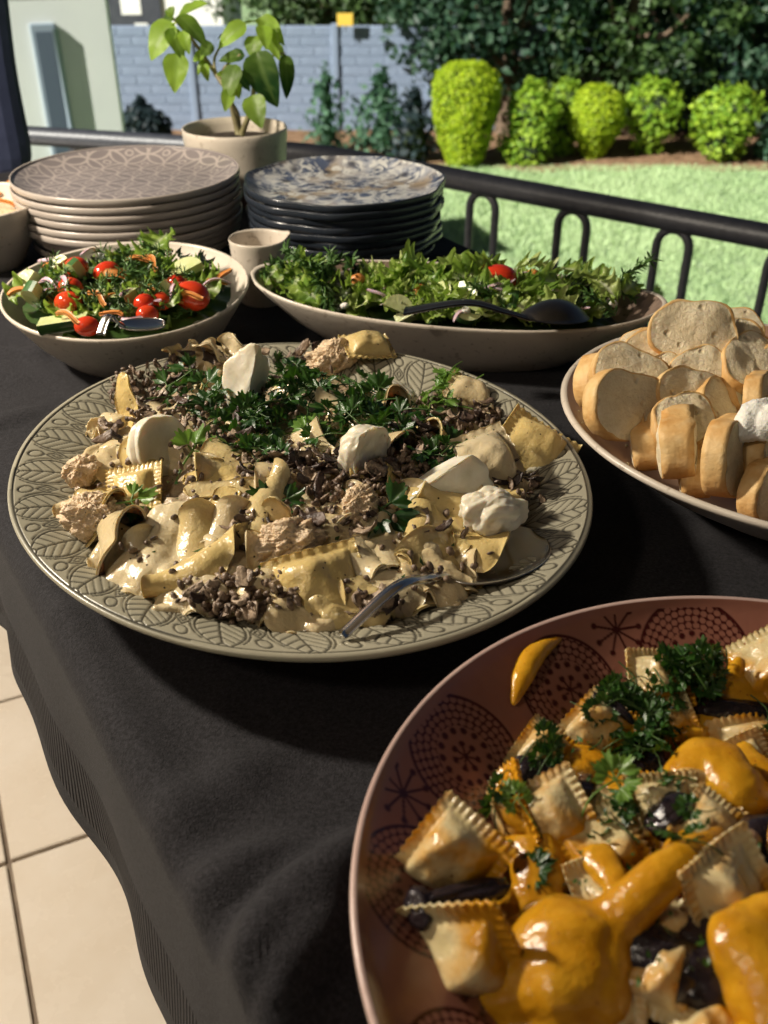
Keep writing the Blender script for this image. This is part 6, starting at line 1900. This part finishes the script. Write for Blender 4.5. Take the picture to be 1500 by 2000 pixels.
blob('orange_sauce', [[(930, 1680, .018, .004), (960, 1700, .018, .0042)]], 'dab of orange sauce on the corner of the pale left ravioli', vox=.0008)
def aub(px, py, dims, yaw, nrm, lift, seed, lab):
    nfeat(lump(dims, .12, .8, seed, 'aubergine', 'aubergine_piece', nu=40, nv=26), px, py, lab, 'aubergine', yaw, nrm, lift, 1, 'aubergine_piece')
aub(885, 1800, (.022, .0055, .0065), .25, (0, -.5, 1), .014, 740, 'shiny black aubergine strip between the two left ravioli')
aub(1190, 1425, (.014, .005, .008), -.7, (0, -.4, 1), .012, 741, 'black aubergine strip on the pale back left ravioli')
aub(1435, 1425, (.022, .007, .006), -.05, (0, -.4, 1), .012, 742, 'black aubergine strip along the ridge of sauce at the right')
aub(1110, 1592, (.012, .006, .005), .2, (0, -.3, 1), .014, 743, 'glossy black aubergine piece under the leaf shaped lump of sauce')
aub(1305, 1628, (.012, .009, .008), .6, (0, -.3, 1), .010, 744, 'wrinkled black aubergine piece in the middle right')
aub(1165, 1835, (.016, .010, .009), .3, (0, -.3, 1), .006, 745, 'black aubergine piece beside the large mound of sauce')
aub(1390, 1880, (.020, .016, .010), .5, (0, -.2, 1), .000, 746, 'black aubergine piece in the hollow between the two front mounds')
aub(1280, 1880, (.022, .014, .012), -.5, (0, -.2, 1), .002, 747, 'dark aubergine piece right of the long sauce arm')
aub(1250, 1500, (.014, .012, .008), 1.0, (0, -.2, 1), .002, 748, 'dark aubergine piece under the parsley tuft')
aub(1480, 1680, (.016, .012, .008), 1.0, (0, -.2, 1), .008, 749, 'dark aubergine piece at the right edge beside the beans')
aub(820, 1790, (.006, .008, .004), .2, (-.5, -.4, 1), .006, 750, 'small black aubergine corner against the left wall')
aub(1030, 1520, (.016, .010, .006), .4, (0, -.2, 1), .003, 751, 'dark aubergine piece at the far left of the food')
bn = lump((.0072, .0050, .0048), .03, .5, 760, 'bean', 'bean', nu=28, nv=18, oct=1)
for px, py, yaw, lab in [(1440, 1686, .0, 'smooth pale bean at the right of the bowl'), (1395, 1690, -.4, 'pale bean half hidden left of the smooth one'), (1135, 1565, .5, 'small pale nut by the bright parsley stalk')]:
    nfeat(bn, px, py, lab, 'bean', yaw, (0, -.3, 1), .014, .95 if px > 1200 else .55, 'bean')
PVN = [parsley(770 + i, 'parsley', .56, 5, .016) for i in range(5)]
PVNB = [parsley(780 + i, 'parsley_bright', .60, 5, .02) for i in range(2)]
scatter(PVN, 'parsley_sprig', cloud(1225, 1450, 80, 80, 46, 71) + cloud(1340, 1360, 65, 35, 22, 72), HN, 'dark parsley sprig in the tuft at the back of the near bowl', 'parsley', 'parsley tuft in the near bowl', 73, (.7, 1.1), (.010, .024), .5)
scatter(PVN, 'parsley_sprig', cloud(1180, 1640, 45, 35, 6, 74) + cloud(1000, 1610, 45, 30, 4, 75) + cloud(1060, 1730, 40, 40, 3, 76) + cloud(1320, 1680, 50, 45, 5, 77) + cloud(1480, 1470, 30, 25, 3, 78) + cloud(1060, 1520, 40, 30, 4, 79) + cloud(1300, 1560, 50, 40, 4, 80), HN, 'loose parsley sprig among the ravioli in the near bowl', 'parsley', 'loose parsley in the near bowl', 81, (.6, 1.0), (.014, .026), .5)
nfeat(PVNB[0], 1185, 1615, 'bright lit parsley sprig with long stalk in the middle of the near bowl', 'parsley', .9, (-.1, -.6, 1), .030, 1.25, 'parsley_sprig')
nfeat(PVNB[1], 1000, 1650, 'bright parsley leaf on the serrated ravioli at the left', 'parsley', 1.9, (-.3, -.6, 1), .030, .9, 'parsley_sprig')

parts = []
for i, (px, py) in enumerate(cloud(1230, 1650, 330, 320, 420, 91)):
    p = hit(px, py, HN)
    if math.hypot(p.x - NCX, p.y - NCY) > .125: continue
    l = rnd.uniform(.0010, .0032); q = np.array([[0, -l * .4, 0], [l, 0, l * .3], [0, l * .4, 0], [-l, 0, l * .2]]) @ np.array(Euler((rnd.gauss(0, .5), rnd.gauss(0, .5), rnd.uniform(0, 6))).to_matrix()).T
    parts.append((q + np.array(p + Vector((0, 0, rnd.uniform(.006, .018)))), [np.array([[0, 1, 2, 3]])]))
v, f = join(parts)
o = obj('chopped_herbs', rawmesh('chopped_herbs', v, f, M['parsley'], False, {'vein': np.zeros(len(v))})); tag(o, 'finely chopped green herbs scattered in the near bowl', 'herbs', kind='stuff')
parts = []
for i, (px, py) in enumerate(cloud(1220, 1690, 260, 270, 46, 92)):
    p = hit(px, py, HN)
    D, F = sphere_grid(8, 6); k_ = rnd.uniform(.0006, .0022)
    parts.append((D.reshape(-1, 3) * k_ * np.array([1, 1, .5]) + np.array(p + Vector((0, 0, .0003 if px < 940 else .006))), [F]))
v, f = join(parts)
o = obj('sauce_drops', rawmesh('sauce_drops', v, f, M['orange_sauce'])); tag(o, 'small drops of orange sauce and oil spattered in the near bowl', 'sauce', kind='stuff')

# the half of the bowl beyond the picture's edge
rq = random.Random(88)
def off(rmax=.105):
    for _ in range(300):
        a = rq.uniform(0, 6.28); q = math.sqrt(rq.random()) * rmax
        x, y = NCX + q * math.cos(a), NCY + q * math.sin(a)
        px, py = topx(x, y, .82)
        if px > 1535 or py > 2060: return px, py
    return 1560, 1800
for i in range(40):
    px, py = off(); p = hit(px, py, HN, .1)
    o = obj('ravioli', RVN[i % 4] if i % 3 else RVN2[i % 2]); put(o, p + Vector((0, 0, rq.uniform(.0, .010))), (rq.gauss(0, .4), rq.gauss(-.2, .4), 1), rq.uniform(0, 6), rq.uniform(.85, 1)); tag(o, 'ravioli in the right half of the near bowl', 'ravioli', 'ravioli in the right half')
for i in range(8):
    px, py = off(.085)
    blob('orange_sauce', [[(px - 40, py, .010, .010), (px, py - 20, .014, .013), (px + 50, py + 20, .010, .009)]], 'mound of orange sauce in the right half of the near bowl')['group'] = 'sauce mounds in the right half'
for i in range(9):
    px, py = off(.09); p = hit(px, py, HN, .1)
    o = obj('aubergine_piece', lump((.015, .008, .007), .12, .8, 900 + i, 'aubergine', 'aubergine_piece', nu=30, nv=20)); put(o, p + Vector((0, 0, .012)), (0, -.2, 1), rq.uniform(0, 6)); tag(o, 'black aubergine piece in the right half of the near bowl', 'aubergine', 'aubergine in the right half')
scatter(PVN, 'parsley_sprig', [off(.09) for _ in range(24)], HN, 'parsley sprig in the right half of the near bowl', 'parsley', 'parsley in the right half', 89, (.7, 1.1), (.014, .024), .5)
# ------------------------------------------------------------------ person standing beyond the far end of the table (only a sleeve and hip show)
b = simple('jacket_cloth', (.06, .05, .075), (.085, .072, .10), .85, 30, .001, 300)
simple('sleeve_cloth', (.018, .026, .065), (.028, .038, .085), .85, 30, .001, 300)
simple('trouser_cloth', (.03, .032, .045), (.045, .047, .06), .85, 30, .001, 300)
food('skin', (.42, .25, .17), (.48, .30, .21), .5, 30, .15, .008, .0004, 300)
simple('hair', (.02, .014, .01), (.05, .03, .02), .5, 120, .002, 200)
simple('eye_white', (.75, .73, .70), None, .2); simple('lip', (.40, .16, .13), None, .4); simple('shoe', (.02, .02, .022), None, .4)
per = empty('person', (-.95, 2.02, 0))
tag(per, 'person in a mauve grey jacket with dark blue sleeves standing beyond the plates', 'person')
def skinmesh(name, verts, edges, mat, parent, sub=2):
    me = bpy.data.meshes.new(name)
    me.from_pydata([v[:3] for v in verts], edges, [])
    me.materials.append(M[mat])
    o = obj(name, me, parent)
    o.modifiers.new('skin', 'SKIN')
    sv = me.skin_vertices[0].data
    for i, v in enumerate(verts):
        sv[i].radius = (v[3], v[4] if len(v) > 4 else v[3])
    sv[0].use_root = True
    m2 = o.modifiers.new('sub', 'SUBSURF'); m2.levels = sub; m2.render_levels = sub
    for p_ in me.polygons: p_.use_smooth = True
    return o
bodyv = [(0, 0, .95, .14, .10), (0, .01, 1.12, .125, .095), (0, .02, 1.32, .15, .10), (0, .01, 1.46, .06), (0, -.01, 1.54, .052), (0, -.02, 1.62, .078, .09), (0, -.02, 1.72, .07, .085),
         (.17, .01, 1.40, .055), (.205, 0, 1.10, .042), (.205, -.05, .83, .032), (.205, -.06, .78, .026),
         (-.17, .01, 1.40, .055), (-.215, 0, 1.10, .042), (-.21, -.05, .83, .032), (-.21, -.06, .78, .026),
         (.09, .0, .88, .085), (.10, -.01, .50, .06), (.10, .01, .10, .042), (.11, -.09, .04, .035), (-.09, .0, .88, .085), (-.10, -.01, .50, .06), (-.10, .01, .10, .042), (-.11, -.09, .04, .035)]
be = [(0, 1), (1, 2), (2, 3), (3, 4), (4, 5), (5, 6), (2, 7), (7, 8), (8, 9), (9, 10), (2, 11), (11, 12), (12, 13), (13, 14), (0, 15), (15, 16), (16, 17), (17, 18), (0, 19), (19, 20), (20, 21), (21, 22)]
body = skinmesh('body', bodyv, be, 'skin', per)
skinmesh('jacket', [(0, 0, .62, .185, .135), (0, 0, .80, .175, .128), (0, 0, .95, .165, .12), (0, .01, 1.12, .15, .112), (0, .02, 1.32, .17, .118), (0, .015, 1.43, .085, .075)], [(0, 1), (1, 2), (2, 3), (3, 4), (4, 5)], 'jacket_cloth', per)
for sx in (-1, 1):
    skinmesh('sleeve', [(sx * .15, .01, 1.40, .070), (sx * .21, 0, 1.10, .058), (sx * .208, -.045, .86, .056), (sx * .206, -.05, .66, .064)], [(0, 1), (1, 2), (2, 3)], 'sleeve_cloth', per)
    hp_ = Vector((sx * .206, -.06, .80))
    hd = skinmesh('hand', [(hp_.x, hp_.y, .68, .026, .018), (hp_.x, hp_.y - .01, .62, .036, .016)], [(0, 1)], 'skin', per, 1)
    for f_, (dx, L_) in enumerate(((-.024, .066), (-.008, .076), (.008, .072), (.024, .058))):
        skinmesh('finger', [(hp_.x + dx, hp_.y - .01, .615, .0095), (hp_.x + dx * 1.05, hp_.y - .02, .615 - L_ * .55, .0085), (hp_.x + dx * 1.05, hp_.y - .012, .615 - L_, .007)], [(0, 1), (1, 2)], 'skin', hd, 1)
    skinmesh('thumb', [(hp_.x - sx * .020, hp_.y - .01, .655, .011), (hp_.x - sx * .046, hp_.y - .025, .625, .010), (hp_.x - sx * .050, hp_.y - .03, .595, .008)], [(0, 1), (1, 2)], 'skin', hd, 1)
skinmesh('trousers', [(0, 0, .96, .145, .105), (.09, 0, .86, .098), (.10, -.01, .50, .075), (.10, .01, .09, .065), (-.09, 0, .86, .098), (-.10, -.01, .50, .075), (-.10, .01, .09, .065)], [(0, 1), (1, 2), (2, 3), (0, 4), (4, 5), (5, 6)], 'trouser_cloth', per)
for sx in (-1, 1):
    obj('shoe', lump((.045, .13, .04), .03, .5, 801, 'shoe', 'shoe', [((0, 0, -1), .7, 0, 0)], 32, 20), per, (sx * .105, -.05, .035))
    e = obj('eye', lump((.012, .008, .007), .01, .5, 802, 'eye_white', 'eye', (), 16, 10), per, (sx * .031, -.103, 1.655))
    obj('ear', lump((.008, .018, .030), .05, .5, 803, 'skin', 'ear', (), 16, 10), per, (sx * .080, -.015, 1.645))
obj('nose', lump((.013, .018, .022), .03, .5, 804, 'skin', 'nose', (), 16, 12), per, (0, -.112, 1.628))
obj('mouth', lump((.024, .007, .007), .05, .5, 805, 'lip', 'mouth', (), 16, 10), per, (0, -.100, 1.588))
D, F = sphere_grid(40, 26); sn = SN(806)
P = D * (1 + .05 * sn.fbm(D, 1.2, 3))[..., None] * np.array([.092, .108, .115]); P[..., 1] = np.where(P[..., 2] < .03, np.maximum(P[..., 1], -.02), P[..., 1])
obj('hair', rawmesh('hair', P.reshape(-1, 3), F, M['hair']), per, (0, .002, 1.685))
